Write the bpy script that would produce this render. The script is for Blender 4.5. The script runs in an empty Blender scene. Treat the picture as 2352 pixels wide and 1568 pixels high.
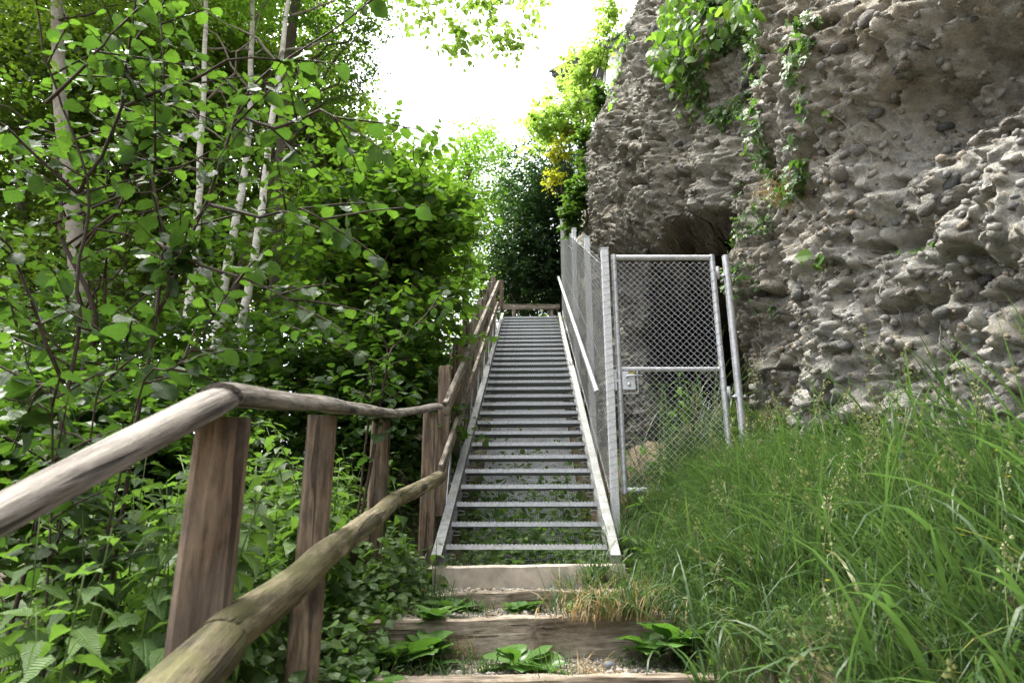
import bpy, math, random
import numpy as np
from mathutils import Vector, Matrix

# ------------------------------------------------------------------ camera, sky, sun, exposure
SC = bpy.context.scene
COL = SC.collection
PITCH = math.radians(16.8)
CAMZ = 1.6
cam_d = bpy.data.cameras.new("camera")
cam = bpy.data.objects.new("camera", cam_d)
COL.objects.link(cam)
cam.location = (0, 0, CAMZ)
cam.rotation_euler = (math.pi / 2 + PITCH, 0, 0)
cam_d.lens = 24
cam_d.sensor_width = 36
cam_d.clip_start = 0.05
cam_d.clip_end = 2000
cam_d.dof.use_dof = True
cam_d.dof.focus_distance = 8.0
cam_d.dof.aperture_fstop = 4.0
SC.camera = cam

SUN_EL, SUN_AZ = math.radians(66), math.radians(-60)      # azimuth from +Y, negative = towards -X
world = bpy.data.worlds.new("World")
SC.world = world
world.use_nodes = True
wn, wl = world.node_tree.nodes, world.node_tree.links
wn.clear()
w_out = wn.new("ShaderNodeOutputWorld")
w_bg = wn.new("ShaderNodeBackground")
w_sky = wn.new("ShaderNodeTexSky")
w_sky.sky_type = 'NISHITA'
w_sky.sun_disc = False
w_sky.sun_elevation = SUN_EL
w_sky.sun_rotation = SUN_AZ
w_sky.air_density = 1.0
w_sky.dust_density = 6.0
w_sky.ozone_density = 1.0
w_hs = wn.new("ShaderNodeHueSaturation")
w_hs.inputs['Saturation'].default_value = 0.30
wl.new(w_sky.outputs[0], w_hs.inputs['Color'])
wl.new(w_hs.outputs[0], w_bg.inputs[0])
w_bg.inputs[1].default_value = 0.15
wl.new(w_bg.outputs[0], w_out.inputs[0])

sun_d = bpy.data.lights.new("sun", 'SUN')
sun = bpy.data.objects.new("sun", sun_d)
COL.objects.link(sun)
sun_d.energy = 2.2
sun_d.angle = math.radians(36)
sun_d.color = (1.0, 0.975, 0.89)
_sd = Vector((math.sin(SUN_AZ) * math.cos(SUN_EL), math.cos(SUN_AZ) * math.cos(SUN_EL), math.sin(SUN_EL)))
sun.rotation_euler = (-_sd).to_track_quat('-Z', 'Y').to_euler()
sun.location = (0, 0, 30)

SC.view_settings.view_transform = 'Standard'
SC.view_settings.look = 'None'
SC.view_settings.exposure = 2.28
SC.view_settings.gamma = 1.0
SC.view_settings.use_curve_mapping = False
SC.render.engine = 'CYCLES'
SC.cycles.max_bounces = 7
SC.cycles.diffuse_bounces = 4
SC.cycles.transmission_bounces = 4
SC.cycles.glossy_bounces = 2
SC.cycles.use_denoising = True
SC.cycles.denoiser = 'OPENIMAGEDENOISE'
SC.cycles.denoising_prefilter = 'NONE'
SC.cycles.sample_clamp_indirect = 6.0

# ------------------------------------------------------------------ helpers
rng = np.random.default_rng(7)
random.seed(7)
CP, SP = math.cos(PITCH), math.sin(PITCH)
FPX = 1568.0


def at(px, py, Y):
    """world point seen at (px, py) of a 2352-wide picture, standing at forward distance Y"""
    u, v = (px - 1176) / FPX, (784 - py) / FPX
    d = Y / (CP - v * SP)
    return Vector((u * d, Y, CAMZ + d * (SP + v * CP)))


def project(P):
    P = np.asarray(P, float)
    z = P[..., 2] - CAMZ
    d = P[..., 1] * CP + z * SP
    up = -P[..., 1] * SP + z * CP
    dd = np.where(d > 0.05, d, np.nan)
    return 1176 + FPX * P[..., 0] / dd, 784 - FPX * up / dd, d


def tag(o, label=None, cat=None, group=None, kind=None):
    if label: o['label'] = label
    if cat: o['category'] = cat
    if group: o['group'] = group
    if kind: o['kind'] = kind
    return o


def link(name, mesh, mat=None, parent=None, M=None):
    o = bpy.data.objects.new(name, mesh)
    COL.objects.link(o)
    if mat is not None and mesh is not None and not mesh.materials:
        mesh.materials.append(mat)
    if parent is not None:
        o.parent = parent
    if M is not None:
        o.matrix_basis = M
    return o


def empty(name, loc=(0, 0, 0), rz=0.0):
    o = bpy.data.objects.new(name, None)
    COL.objects.link(o)
    o.location = loc
    o.rotation_euler = (0, 0, rz)
    o.empty_display_size = 0.1
    return o


def fast_mesh(name, V, F, smooth=True):
    """V (n,3), F (m,k) -> mesh"""
    V = np.ascontiguousarray(V, np.float32)
    F = np.ascontiguousarray(F, np.int32)
    me = bpy.data.meshes.new(name)
    n, (m, k) = len(V), F.shape
    me.vertices.add(n)
    me.vertices.foreach_set('co', V.ravel())
    me.loops.add(m * k)
    me.loops.foreach_set('vertex_index', F.ravel())
    me.polygons.add(m)
    me.polygons.foreach_set('loop_start', np.arange(0, m * k, k, dtype=np.int32))
    me.polygons.foreach_set('use_smooth', np.full(m, smooth, dtype=bool))
    me.update(calc_edges=True)
    return me


class MB:
    def __init__(s):
        s.v, s.f = [], []

    def add(s, V, F):
        b = len(s.v)
        s.v.extend([tuple(p) for p in V])
        s.f.extend([tuple(i + b for i in f) for f in F])
        return s

    def box(s, c, size, M=None):
        x, y, z = (k / 2 for k in size)
        V = [Vector((sx * x, sy * y, sz * z)) for sx in (-1, 1) for sy in (-1, 1) for sz in (-1, 1)]
        if M is not None:
            V = [M @ p for p in V]
        V = [p + Vector(c) for p in V]
        return s.add(V, [(0, 1, 3, 2), (4, 6, 7, 5), (0, 4, 5, 1), (2, 3, 7, 6), (0, 2, 6, 4), (1, 5, 7, 3)])

    def bar(s, p0, p1, w, h, up=(0, 0, 1)):
        """rectangular bar; w sideways, h along up"""
        p0, p1 = Vector(p0), Vector(p1)
        a = (p1 - p0).normalized()
        side = a.cross(Vector(up)).normalized()
        u = side.cross(a)
        V = []
        for p in (p0, p1):
            for (i, j) in ((-1, -1), (1, -1), (1, 1), (-1, 1)):
                V.append(p + side * (i * w / 2) + u * (j * h / 2))
        return s.add(V, [(3, 2, 1, 0), (4, 5, 6, 7), (0, 1, 5, 4), (1, 2, 6, 5), (2, 3, 7, 6), (3, 0, 4, 7)])

    def tube(s, path, radii, sides=8, cap=True):
        P = [Vector(p) for p in path]
        n = len(P)
        if not hasattr(radii, '__len__'):
            radii = [radii] * n
        ref = None
        b = len(s.v)
        for i in range(n):
            t = (P[min(i + 1, n - 1)] - P[max(i - 1, 0)])
            if t.length < 1e-9: t = Vector((0, 0, 1))
            t.normalize()
            if ref is None:
                ref = Vector((1, 0, 0)) if abs(t.x) < 0.8 else Vector((0, 1, 0))
            ref = (ref - t * ref.dot(t)).normalized()
            w = t.cross(ref)
            for k in range(sides):
                a = 2 * math.pi * k / sides
                s.v.append(tuple(P[i] + (ref * math.cos(a) + w * math.sin(a)) * radii[i]))
        for i in range(n - 1):
            for k in range(sides):
                k2 = (k + 1) % sides
                s.f.append((b + i * sides + k, b + i * sides + k2, b + (i + 1) * sides + k2, b + (i + 1) * sides + k))
        if cap:
            s.f.append(tuple(b + k for k in reversed(range(sides))))
            s.f.append(tuple(b + (n - 1) * sides + k for k in range(sides)))
        return s

    def mesh(s, name, smooth=False, bevel=0.0):
        me = bpy.data.meshes.new(name)
        me.from_pydata(s.v, [], s.f)
        if smooth:
            me.polygons.foreach_set('use_smooth', np.ones(len(me.polygons), bool))
        me.update()
        if bevel:
            import bmesh
            bm = bmesh.new(); bm.from_mesh(me)
            bmesh.ops.bevel(bm, geom=list(bm.edges), offset=bevel, segments=1, affect='EDGES')
            bm.to_mesh(me); bm.free()
        return me

    def build(s, name, mat, parent=None, smooth=False, bevel=0.0, M=None):
        return link(name, s.mesh(name, smooth, bevel), mat, parent, M)


def smooth_by_angle(me, deg=40):
    try:
        me.set_sharp_from_angle(angle=math.radians(deg))
    except Exception:
        pass


# ---- numpy noise
def _h(i, j, k, seed):
    with np.errstate(over='ignore'):
        n = (i.astype(np.uint32) * np.uint32(374761393) + j.astype(np.uint32) * np.uint32(668265263)
             + k.astype(np.uint32) * np.uint32(2147483647 - 58989) + np.uint32(seed * 974711 + 13))
        n = (n ^ (n >> np.uint32(13))) * np.uint32(1274126177)
        n = (n ^ (n >> np.uint32(16))) * np.uint32(2246822519)
        n = n ^ (n >> np.uint32(15))
    return n.astype(np.float64) / 4294967296.0


def vnoise(P, scale, seed=0):
    Q = np.asarray(P, float) / scale
    I = np.floor(Q).astype(np.int64)
    f = Q - I
    f = f * f * f * (f * (f * 6 - 15) + 10)
    out = 0
    for a in (0, 1):
        wa = f[..., 0] if a else 1 - f[..., 0]
        for b in (0, 1):
            wb = f[..., 1] if b else 1 - f[..., 1]
            for c in (0, 1):
                wc = f[..., 2] if c else 1 - f[..., 2]
                out = out + wa * wb * wc * _h(I[..., 0] + a, I[..., 1] + b, I[..., 2] + c, seed)
    return out * 2 - 1


def fbm(P, scale, octv=4, seed=0, gain=0.5):
    o, a, t = 0, 1.0, 0
    for q in range(octv):
        o = o + a * vnoise(P, scale / 2 ** q, seed + q * 17)
        t += a; a *= gain
    return o / t


def worley(P, scale, seed=0):
    """distance (in cells) to the nearest feature point and that point's random value"""
    Q = np.asarray(P, float) / scale
    I = np.floor(Q).astype(np.int64)
    best = np.full(Q.shape[:-1], 9.0); rid = np.zeros(Q.shape[:-1])
    for a in (-1, 0, 1):
        for b in (-1, 0, 1):
            for c in (-1, 0, 1):
                i, j, k = I[..., 0] + a, I[..., 1] + b, I[..., 2] + c
                dx = i + _h(i, j, k, seed) - Q[..., 0]
                dy = j + _h(i, j, k, seed + 1) - Q[..., 1]
                dz = k + _h(i, j, k, seed + 2) - Q[..., 2]
                d = dx * dx + dy * dy + dz * dz
                m = d < best
                best = np.where(m, d, best)
                rid = np.where(m, _h(i, j, k, seed + 3), rid)
    return np.sqrt(best), rid


def sstep(a, b, x):
    t = np.clip((x - a) / (b - a), 0, 1)
    return t * t * (3 - 2 * t)


def norm(a):
    return a / np.maximum(np.linalg.norm(a, axis=-1, keepdims=True), 1e-9)


# ------------------------------------------------------------------ materials
def new_mat(name):
    m = bpy.data.materials.new(name)
    m.use_nodes = True
    nt = m.node_tree
    nt.nodes.clear()
    out = nt.nodes.new('ShaderNodeOutputMaterial')
    return m, nt, nt.nodes, nt.links, out


def ramp(nodes, stops, interp='LINEAR'):
    r = nodes.new('ShaderNodeValToRGB')
    r.color_ramp.interpolation = interp
    el = r.color_ramp.elements
    while len(el) > 1: el.remove(el[-1])
    el[0].position, el[0].color = stops[0][0], (*stops[0][1], 1)
    for p, c in stops[1:]:
        e = el.new(p); e.color = (*c, 1)
    return r


def mathn(nodes, links, op, a, b=None, c=None):
    n = nodes.new('ShaderNodeMath'); n.operation = op
    for i, x in enumerate((a, b, c)):
        if x is None: continue
        if hasattr(x, 'is_output') or hasattr(x, 'links'): links.new(x, n.inputs[i])
        else: n.inputs[i].default_value = x
    return n.outputs[0]


def mix_rgb(nodes, links, fac, a, b, mode='MIX'):
    n = nodes.new('ShaderNodeMix'); n.data_type = 'RGBA'; n.blend_type = mode
    for sock, x in ((n.inputs[0], fac), (n.inputs[6], a), (n.inputs[7], b)):
        if hasattr(x, 'links'): links.new(x, sock)
        elif isinstance(x, tuple): sock.default_value = (*x, 1)
        else: sock.default_value = x
    return n.outputs[2]


def noise(nodes, links, vec, scale, detail=4, rough=0.55, dist=0.0):
    n = nodes.new('ShaderNodeTexNoise')
    n.inputs['Scale'].default_value = scale
    n.inputs['Detail'].default_value = detail
    n.inputs['Roughness'].default_value = rough
    n.inputs['Distortion'].default_value = dist
    if vec is not None: links.new(vec, n.inputs['Vector'])
    return n.outputs['Fac']


def mapping(nodes, links, vec, scale=(1, 1, 1)):
    n = nodes.new('ShaderNodeMapping')
    n.inputs['Scale'].default_value = scale
    links.new(vec, n.inputs['Vector'])
    return n.outputs[0]


def bump(nodes, links, h, strength, dist, normal=None):
    b = nodes.new('ShaderNodeBump')
    b.inputs['Strength'].default_value = strength
    b.inputs['Distance'].default_value = dist
    links.new(h, b.inputs['Height'])
    if normal is not None: links.new(normal, b.inputs['Normal'])
    return b.outputs[0]


def leaf_mat(name, dark, light, trans, tmix=0.45, rough=0.50, veins=0.0, obj=False, spec=0.32, yellow=0.0):
    """two-sided leaf: glossy diffuse blade with light passing through it"""
    m, nt, N, L, out = new_mat(name)
    if obj:
        r = N.new('ShaderNodeObjectInfo').outputs['Random']
    else:
        r = N.new('ShaderNodeNewGeometry').outputs['Random Per Island']
    stops = [(0.0, dark), (0.55, tuple((a + b) / 2 for a, b in zip(dark, light))), (1.0 - yellow, light)]
    if yellow: stops.append((1.0, (light[0] * 2.6, light[1] * 1.5, light[2])))
    rp = ramp(N, stops)
    L.new(r, rp.inputs[0])
    col = rp.outputs[0]
    tc = N.new('ShaderNodeTexCoord').outputs['Object']
    nz = noise(N, L, tc, 9.0 if obj else 30.0, 3)
    col = mix_rgb(N, L, mathn(N, L, 'MULTIPLY', nz, 0.35), col, tuple(c * 0.55 for c in dark))
    bs = N.new('ShaderNodeBsdfPrincipled')
    bs.inputs['Roughness'].default_value = rough
    bs.inputs['Specular IOR Level'].default_value = spec
    hue = mix_rgb(N, L, 0.0, trans, trans)
    tcol = mix_rgb(N, L, 0.75, col, trans)
    if veins:
        sx = N.new('ShaderNodeSeparateXYZ'); L.new(tc, sx.inputs[0])
        ax = mathn(N, L, 'ABSOLUTE', sx.outputs[0])
        ph = mathn(N, L, 'SUBTRACT', sx.outputs[1], mathn(N, L, 'MULTIPLY', ax, 0.75))
        w = mathn(N, L, 'SINE', mathn(N, L, 'MULTIPLY', ph, 46.0))
        w = mathn(N, L, 'POWER', mathn(N, L, 'ABSOLUTE', w), 5.0)
        mid = mathn(N, L, 'SUBTRACT', 1.0, mathn(N, L, 'MINIMUM', mathn(N, L, 'MULTIPLY', ax, 28.0), 1.0))
        vv = mathn(N, L, 'MAXIMUM', mathn(N, L, 'MULTIPLY', mathn(N, L, 'SUBTRACT', 1.0, w), 0.35), mid)
        col = mix_rgb(N, L, mathn(N, L, 'MULTIPLY', vv, veins), col, tuple(min(1, c * 1.7 + .02) for c in light))
        nrm = bump(N, L, mathn(N, L, 'ADD', w, mathn(N, L, 'MULTIPLY', mid, -1.5)), 0.5, 0.02)
        L.new(nrm, bs.inputs['Normal'])
    L.new(col, bs.inputs['Base Color'])
    tr = N.new('ShaderNodeBsdfTranslucent')
    L.new(tcol, tr.inputs[0])
    mx = N.new('ShaderNodeMixShader')
    mx.inputs[0].default_value = tmix
    L.new(bs.outputs[0], mx.inputs[1]); L.new(tr.outputs[0], mx.inputs[2])
    L.new(mx.outputs[0], out.inputs[0])
    return m


def wood_mat(name, c1, c2, c3, moss=None, moss_amt=0.0, rough=0.85, grain=1.0):
    """weathered wood, grain along the object's local X"""
    m, nt, N, L, out = new_mat(name)
    tc = N.new('ShaderNodeTexCoord').outputs['Object']
    oi = N.new('ShaderNodeObjectInfo').outputs['Random']
    add = N.new('ShaderNodeVectorMath'); add.operation = 'ADD'
    cmb = N.new('ShaderNodeCombineXYZ')
    L.new(mathn(N, L, 'MULTIPLY', oi, 37.0), cmb.inputs[0]); L.new(mathn(N, L, 'MULTIPLY', oi, 11.0), cmb.inputs[1])
    L.new(tc, add.inputs[0]); L.new(cmb.outputs[0], add.inputs[1])
    v = add.outputs[0]
    g1 = noise(N, L, mapping(N, L, v, (2.4, 48, 48)), 1.0, 6, 0.75)
    g2 = noise(N, L, mapping(N, L, v, (1.2, 9, 9)), 1.0, 4, 0.6, 0.6)
    g3 = noise(N, L, mapping(N, L, v, (5.0, 9, 9)), 1.0, 4, 0.6)
    g4 = noise(N, L, mapping(N, L, v, (7.0, 30, 30)), 1.0, 4, 0.7)
    crack = noise(N, L, mapping(N, L, v, (1.1, 26, 26)), 1.0, 2, 0.5, 0.4)
    cr = ramp(N, [(0.365, (1, 1, 1)), (0.40, (0, 0, 0))]); L.new(crack, cr.inputs[0])
    rp = ramp(N, [(0.40, c1), (0.49, c2), (0.59, c3)])
    L.new(mathn(N, L, 'ADD', mathn(N, L, 'MULTIPLY', g1, 0.5), mathn(N, L, 'MULTIPLY', g2, 0.5)), rp.inputs[0])
    col = rp.outputs[0]
    br = ramp(N, [(0.36, (0.45, 0.43, 0.41)), (0.5, (1, 1, 1)), (0.64, (1.35, 1.35, 1.35))]); L.new(g4, br.inputs[0])
    col = mix_rgb(N, L, 0.8, col, br.outputs[0], 'MULTIPLY')
    col = mix_rgb(N, L, mathn(N, L, 'MULTIPLY', cr.outputs[0], 0.75 * grain), col, tuple(c * 0.25 for c in c1))
    kn = N.new('ShaderNodeTexVoronoi'); kn.inputs['Scale'].default_value = 1.0
    L.new(mapping(N, L, v, (2.6, 7, 7)), kn.inputs['Vector'])
    kr = ramp(N, [(0.17, (1, 1, 1)), (0.27, (0, 0, 0))]); L.new(kn.outputs['Distance'], kr.inputs[0])
    col = mix_rgb(N, L, mathn(N, L, 'MULTIPLY', kr.outputs[0], 0.85), col, tuple(c * 0.35 for c in c1))
    if moss:
        mr = ramp(N, [(0.42, (0, 0, 0)), (0.62, (1, 1, 1))]); L.new(g3, mr.inputs[0])
        col = mix_rgb(N, L, mathn(N, L, 'MULTIPLY', mr.outputs[0], moss_amt), col, moss)
    bs = N.new('ShaderNodeBsdfPrincipled')
    bs.inputs['Roughness'].default_value = rough
    bs.inputs['Specular IOR Level'].default_value = 0.25
    L.new(col, bs.inputs['Base Color'])
    hh = mathn(N, L, 'SUBTRACT', mathn(N, L, 'ADD', g1, g2), mathn(N, L, 'MULTIPLY', cr.outputs[0], 0.8))
    L.new(bump(N, L, hh, 1.0, 0.012), bs.inputs['Normal'])
    L.new(bs.outputs[0], out.inputs[0])
    return m


def metal_mat(name, c1, c2, rough=0.45, metallic=0.55, dirt=0.3, scale=18, dirtcol=(0.10, 0.10, 0.07)):
    m, nt, N, L, out = new_mat(name)
    tc = N.new('ShaderNodeTexCoord').outputs['Object']
    a = noise(N, L, tc, scale, 4, 0.6)
    vo = N.new('ShaderNodeTexVoronoi'); vo.inputs['Scale'].default_value = scale * 4
    L.new(tc, vo.inputs['Vector'])
    sp = N.new('ShaderNodeSeparateColor'); L.new(vo.outputs['Color'], sp.inputs[0])
    f = mathn(N, L, 'ADD', mathn(N, L, 'MULTIPLY', a, 0.7), mathn(N, L, 'MULTIPLY', sp.outputs[0], 0.3))
    rp = ramp(N, [(0.3, c1), (0.75, c2)]); L.new(f, rp.inputs[0])
    d = noise(N, L, tc, 5.0, 6, 0.7)
    dr = ramp(N, [(0.5, (0, 0, 0)), (0.72, (1, 1, 1))]); L.new(d, dr.inputs[0])
    col = mix_rgb(N, L, mathn(N, L, 'MULTIPLY', dr.outputs[0], dirt), rp.outputs[0], dirtcol)
    bs = N.new('ShaderNodeBsdfPrincipled')
    bs.inputs['Metallic'].default_value = metallic
    L.new(mathn(N, L, 'ADD', mathn(N, L, 'MULTIPLY', a, 0.25), rough - 0.12), bs.inputs['Roughness'])
    L.new(col, bs.inputs['Base Color'])
    L.new(bump(N, L, d, 0.15, 0.004), bs.inputs['Normal'])
    L.new(bs.outputs[0], out.inputs[0])
    return m


def plain_mat(name, c1, c2, scale=8, rough=0.9, bmp=0.3, bd=0.01, detail=6):
    m, nt, N, L, out = new_mat(name)
    tc = N.new('ShaderNodeTexCoord').outputs['Object']
    a = noise(N, L, tc, scale, detail, 0.65)
    b = noise(N, L, tc, scale * 0.13, 3, 0.6)
    rp = ramp(N, [(0.3, c1), (0.7, c2)])
    L.new(mathn(N, L, 'ADD', mathn(N, L, 'MULTIPLY', a, 0.6), mathn(N, L, 'MULTIPLY', b, 0.4)), rp.inputs[0])
    bs = N.new('ShaderNodeBsdfPrincipled')
    bs.inputs['Roughness'].default_value = rough
    bs.inputs['Specular IOR Level'].default_value = 0.25
    L.new(rp.outputs[0], bs.inputs['Base Color'])
    L.new(bump(N, L, a, bmp, bd), bs.inputs['Normal'])
    L.new(bs.outputs[0], out.inputs[0])
    return m


def stone_mat(name, island=False, gain=1.0):
    m, nt, N, L, out = new_mat(name)
    r = N.new('ShaderNodeNewGeometry').outputs['Random Per Island'] if island else N.new('ShaderNodeObjectInfo').outputs['Random']
    rp = ramp(N, [(0.0, (0.09, 0.09, 0.09)), (0.3, (0.19, 0.185, 0.175)), (0.55, (0.26, 0.245, 0.22)), (0.75, (0.24, 0.19, 0.13)),
                  (0.9, (0.15, 0.165, 0.17)), (1.0, (0.30, 0.285, 0.26))])
    for e_ in rp.color_ramp.elements: e_.color = (min(.75, e_.color[0] * gain * (1.06 if gain > 1 else 1)), min(.72, e_.color[1] * gain), min(.68, e_.color[2] * gain * (.92 if gain > 1 else 1)), 1)
    L.new(r, rp.inputs[0])
    tc = N.new('ShaderNodeTexCoord').outputs['Object']
    a = noise(N, L, tc, 14.0 if island else 3.0, 6, 0.7)
    d = ramp(N, [(0.45, (0, 0, 0)), (0.68, (1, 1, 1))]); L.new(a, d.inputs[0])
    col = mix_rgb(N, L, mathn(N, L, 'MULTIPLY', d.outputs[0], 0.45), rp.outputs[0], (0.33, 0.31, 0.27))
    bs = N.new('ShaderNodeBsdfPrincipled')
    bs.inputs['Roughness'].default_value = 0.75
    bs.inputs['Specular IOR Level'].default_value = 0.3
    L.new(col, bs.inputs['Base Color'])
    L.new(bump(N, L, a, 0.9, 0.05 if island else .25), bs.inputs['Normal'])
    L.new(bs.outputs[0], out.inputs[0])
    return m


def rock_mat():
    m, nt, N, L, out = new_mat('conglomerate_rock')
    tc = N.new('ShaderNodeTexCoord').outputs['Object']
    big = noise(N, L, tc, 0.55, 4, 0.6)
    mid = noise(N, L, tc, 3.2, 6, 0.7)
    fine = noise(N, L, tc, 24.0, 8, 0.8)
    rp = ramp(N, [(0.30, (0.13, 0.123, 0.105)), (0.43, (0.34, 0.33, 0.295)), (0.55, (0.49, 0.48, 0.44)), (0.70, (0.60, 0.595, 0.56))])
    L.new(mathn(N, L, 'ADD', mathn(N, L, 'MULTIPLY', mid, 0.55), mathn(N, L, 'MULTIPLY', fine, 0.45)), rp.inputs[0])
    col = rp.outputs[0]
    oc = ramp(N, [(0.50, (0, 0, 0)), (0.66, (1, 1, 1))]); L.new(big, oc.inputs[0])
    col = mix_rgb(N, L, mathn(N, L, 'MULTIPLY', oc.outputs[0], 0.34), col, (0.34, 0.27, 0.165), 'MIX')
    # rock browner past the near block, with shade put into the colour as well
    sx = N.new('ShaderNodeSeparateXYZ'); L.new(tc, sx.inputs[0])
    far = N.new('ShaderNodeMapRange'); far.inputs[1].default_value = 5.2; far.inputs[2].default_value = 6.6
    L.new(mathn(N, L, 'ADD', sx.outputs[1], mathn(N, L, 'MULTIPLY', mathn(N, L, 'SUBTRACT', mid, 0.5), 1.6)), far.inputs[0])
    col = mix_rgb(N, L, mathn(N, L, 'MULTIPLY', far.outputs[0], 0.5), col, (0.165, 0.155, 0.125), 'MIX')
    vo = N.new('ShaderNodeTexVoronoi'); vo.inputs['Scale'].default_value = 17.0
    L.new(tc, vo.inputs['Vector'])
    sp = N.new('ShaderNodeSeparateColor'); L.new(vo.outputs['Color'], sp.inputs[0])
    cr = ramp(N, [(0.0, (0.5, 0.5, 0.5)), (0.5, (1, 0.97, 0.92)), (0.8, (0.85, 0.72, 0.55)), (1.0, (1.25, 1.25, 1.25))])
    L.new(sp.outputs[0], cr.inputs[0])
    col = mix_rgb(N, L, 0.5, col, cr.outputs[0], 'MULTIPLY')
    vo2 = N.new('ShaderNodeTexVoronoi'); vo2.inputs['Scale'].default_value = 42.0
    L.new(tc, vo2.inputs['Vector'])
    bs = N.new('ShaderNodeBsdfPrincipled')
    bs.inputs['Roughness'].default_value = 0.92
    bs.inputs['Specular IOR Level'].default_value = 0.2
    L.new(col, bs.inputs['Base Color'])
    n1 = bump(N, L, vo2.outputs['Distance'], 0.55, 0.02)
    n2 = bump(N, L, fine, 1.0, 0.05, n1)
    L.new(n2, bs.inputs['Normal'])
    L.new(bs.outputs[0], out.inputs[0])
    return m


def birch_mat():
    m, nt, N, L, out = new_mat('birch_bark')
    tc = N.new('ShaderNodeTexCoord').outputs['Object']
    a = noise(N, L, mapping(N, L, tc, (9, 9, 30)), 1.0, 5, 0.7)
    b = noise(N, L, mapping(N, L, tc, (5, 5, 3)), 1.0, 4, 0.6)
    rp = ramp(N, [(0.30, (0.09, 0.075, 0.06)), (0.38, (0.42, 0.39, 0.33)), (0.65, (0.70, 0.67, 0.60))])
    L.new(a, rp.inputs[0])
    d = ramp(N, [(0.60, (0, 0, 0)), (0.68, (1, 1, 1))]); L.new(b, d.inputs[0])
    col = mix_rgb(N, L, mathn(N, L, 'MULTIPLY', d.outputs[0], 0.85), rp.outputs[0], (0.06, 0.045, 0.035))
    bs = N.new('ShaderNodeBsdfPrincipled'); bs.inputs['Roughness'].default_value = 0.75
    L.new(col, bs.inputs['Base Color'])
    L.new(bump(N, L, a, 0.4, 0.01), bs.inputs['Normal'])
    L.new(bs.outputs[0], out.inputs[0])
    return m


M = {}
M['log_grey'] = wood_mat('weathered_grey_log', (0.055, 0.046, 0.037), (0.145, 0.127, 0.107), (0.26, 0.238, 0.208))
M['log_moss'] = wood_mat('mossy_brown_log', (0.07, 0.055, 0.032), (0.17, 0.14, 0.088), (0.29, 0.25, 0.175), moss=(0.10, 0.10, 0.035), moss_amt=0.7)
M['post_wood'] = wood_mat('brown_post_wood', (0.075, 0.05, 0.033), (0.17, 0.12, 0.08), (0.28, 0.21, 0.15), moss=(0.14, 0.12, 0.10), moss_amt=0.5)
M['rail_wood'] = wood_mat('sawn_rail_wood', (0.11, 0.088, 0.067), (0.23, 0.195, 0.155), (0.37, 0.325, 0.27))
M['step_wood'] = wood_mat('worn_step_timber', (0.13, 0.10, 0.075), (0.27, 0.22, 0.17), (0.41, 0.35, 0.28), moss=(0.15, 0.12, 0.08), moss_amt=0.7)
M['galv'] = metal_mat('galvanised_steel', (0.40, 0.41, 0.42), (0.62, 0.63, 0.64), 0.46, 0.5, 0.3)
M['galv_dirty'] = metal_mat('stained_galvanised_steel', (0.17, 0.175, 0.172), (0.31, 0.315, 0.31), 0.55, 0.4, 0.75, 12, (0.10, 0.10, 0.055))
M['galv_dark'] = metal_mat('dark_grating_steel', (0.16, 0.17, 0.17), (0.30, 0.31, 0.31), 0.55, 0.5, 0.4, 25)
M['galv_rail'] = metal_mat('dull_galvanised_tube', (0.24, 0.248, 0.256), (0.40, 0.41, 0.42), 0.5, 0.5, 0.2)
M['grating'] = metal_mat('darkened_grating', (0.07, 0.078, 0.072), (0.14, 0.15, 0.14), 0.6, 0.3, 0.5, 25, (0.05, 0.06, 0.03))  # tread underside darkened in colour so the gaps under the nosings look dark
M['wire'] = metal_mat('chain_link_wire', (0.46, 0.47, 0.49), (0.68, 0.69, 0.71), 0.4, 0.6, 0.0)
M['white_post'] = metal_mat('bright_zinc_post', (0.45, 0.455, 0.46), (0.66, 0.66, 0.655), 0.5, 0.3, 0.2, 30)
M['rock'] = rock_mat()
M['stone'] = stone_mat('river_pebble')
M['stones'] = stone_mat('small_river_pebbles', True)
M['gravel_stone'] = stone_mat('pale_gravel_stones', True, 1.3)
M['soil'] = plain_mat('dark_forest_soil', (0.035, 0.028, 0.018), (0.10, 0.08, 0.05), 10, 0.95, 0.6, 0.03)
M['gravel'] = plain_mat('pale_gravel_ground', (0.20, 0.165, 0.125), (0.50, 0.45, 0.39), 45, 0.95, 0.9, 0.02)
M['sand'] = plain_mat('sandy_clay', (0.13, 0.095, 0.06), (0.33, 0.25, 0.16), 9, 0.95, 1.0, 0.12)
M['concrete'] = plain_mat('stained_concrete', (0.20, 0.175, 0.14), (0.56, 0.49, 0.41), 9, 0.9, 0.4, 0.01)
M['birch'] = birch_mat()
M['bark'] = plain_mat('brown_bark', (0.05, 0.04, 0.03), (0.15, 0.125, 0.10), 22, 0.9, 0.7, 0.02)
M['bark_pale'] = plain_mat('pale_lichen_bark', (0.13, 0.115, 0.09), (0.36, 0.33, 0.27), 20, 0.9, 0.6, 0.015)
M['twig'] = plain_mat('dark_twig_bark', (0.025, 0.018, 0.013), (0.07, 0.05, 0.035), 40, 0.8, 0.4, 0.005)
M['stem_green'] = plain_mat('green_stem', (0.05, 0.085, 0.02), (0.10, 0.15, 0.04), 20, 0.7, 0.1, 0.003)
M['dead_leaf'] = leaf_mat('dead_leaf', (0.10, 0.06, 0.025), (0.26, 0.16, 0.06), (0.25, 0.14, 0.04), 0.2, obj=True)
M['dry'] = leaf_mat('dry_straw', (0.19, 0.13, 0.055), (0.38, 0.28, 0.13), (0.4, 0.3, 0.12), 0.3)
M['hazel'] = leaf_mat('hazel_leaf', (0.019, 0.045, 0.013), (0.048, 0.093, 0.022), (0.078, 0.175, 0.016), 0.40, 0.50, 0.3, True)
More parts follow.
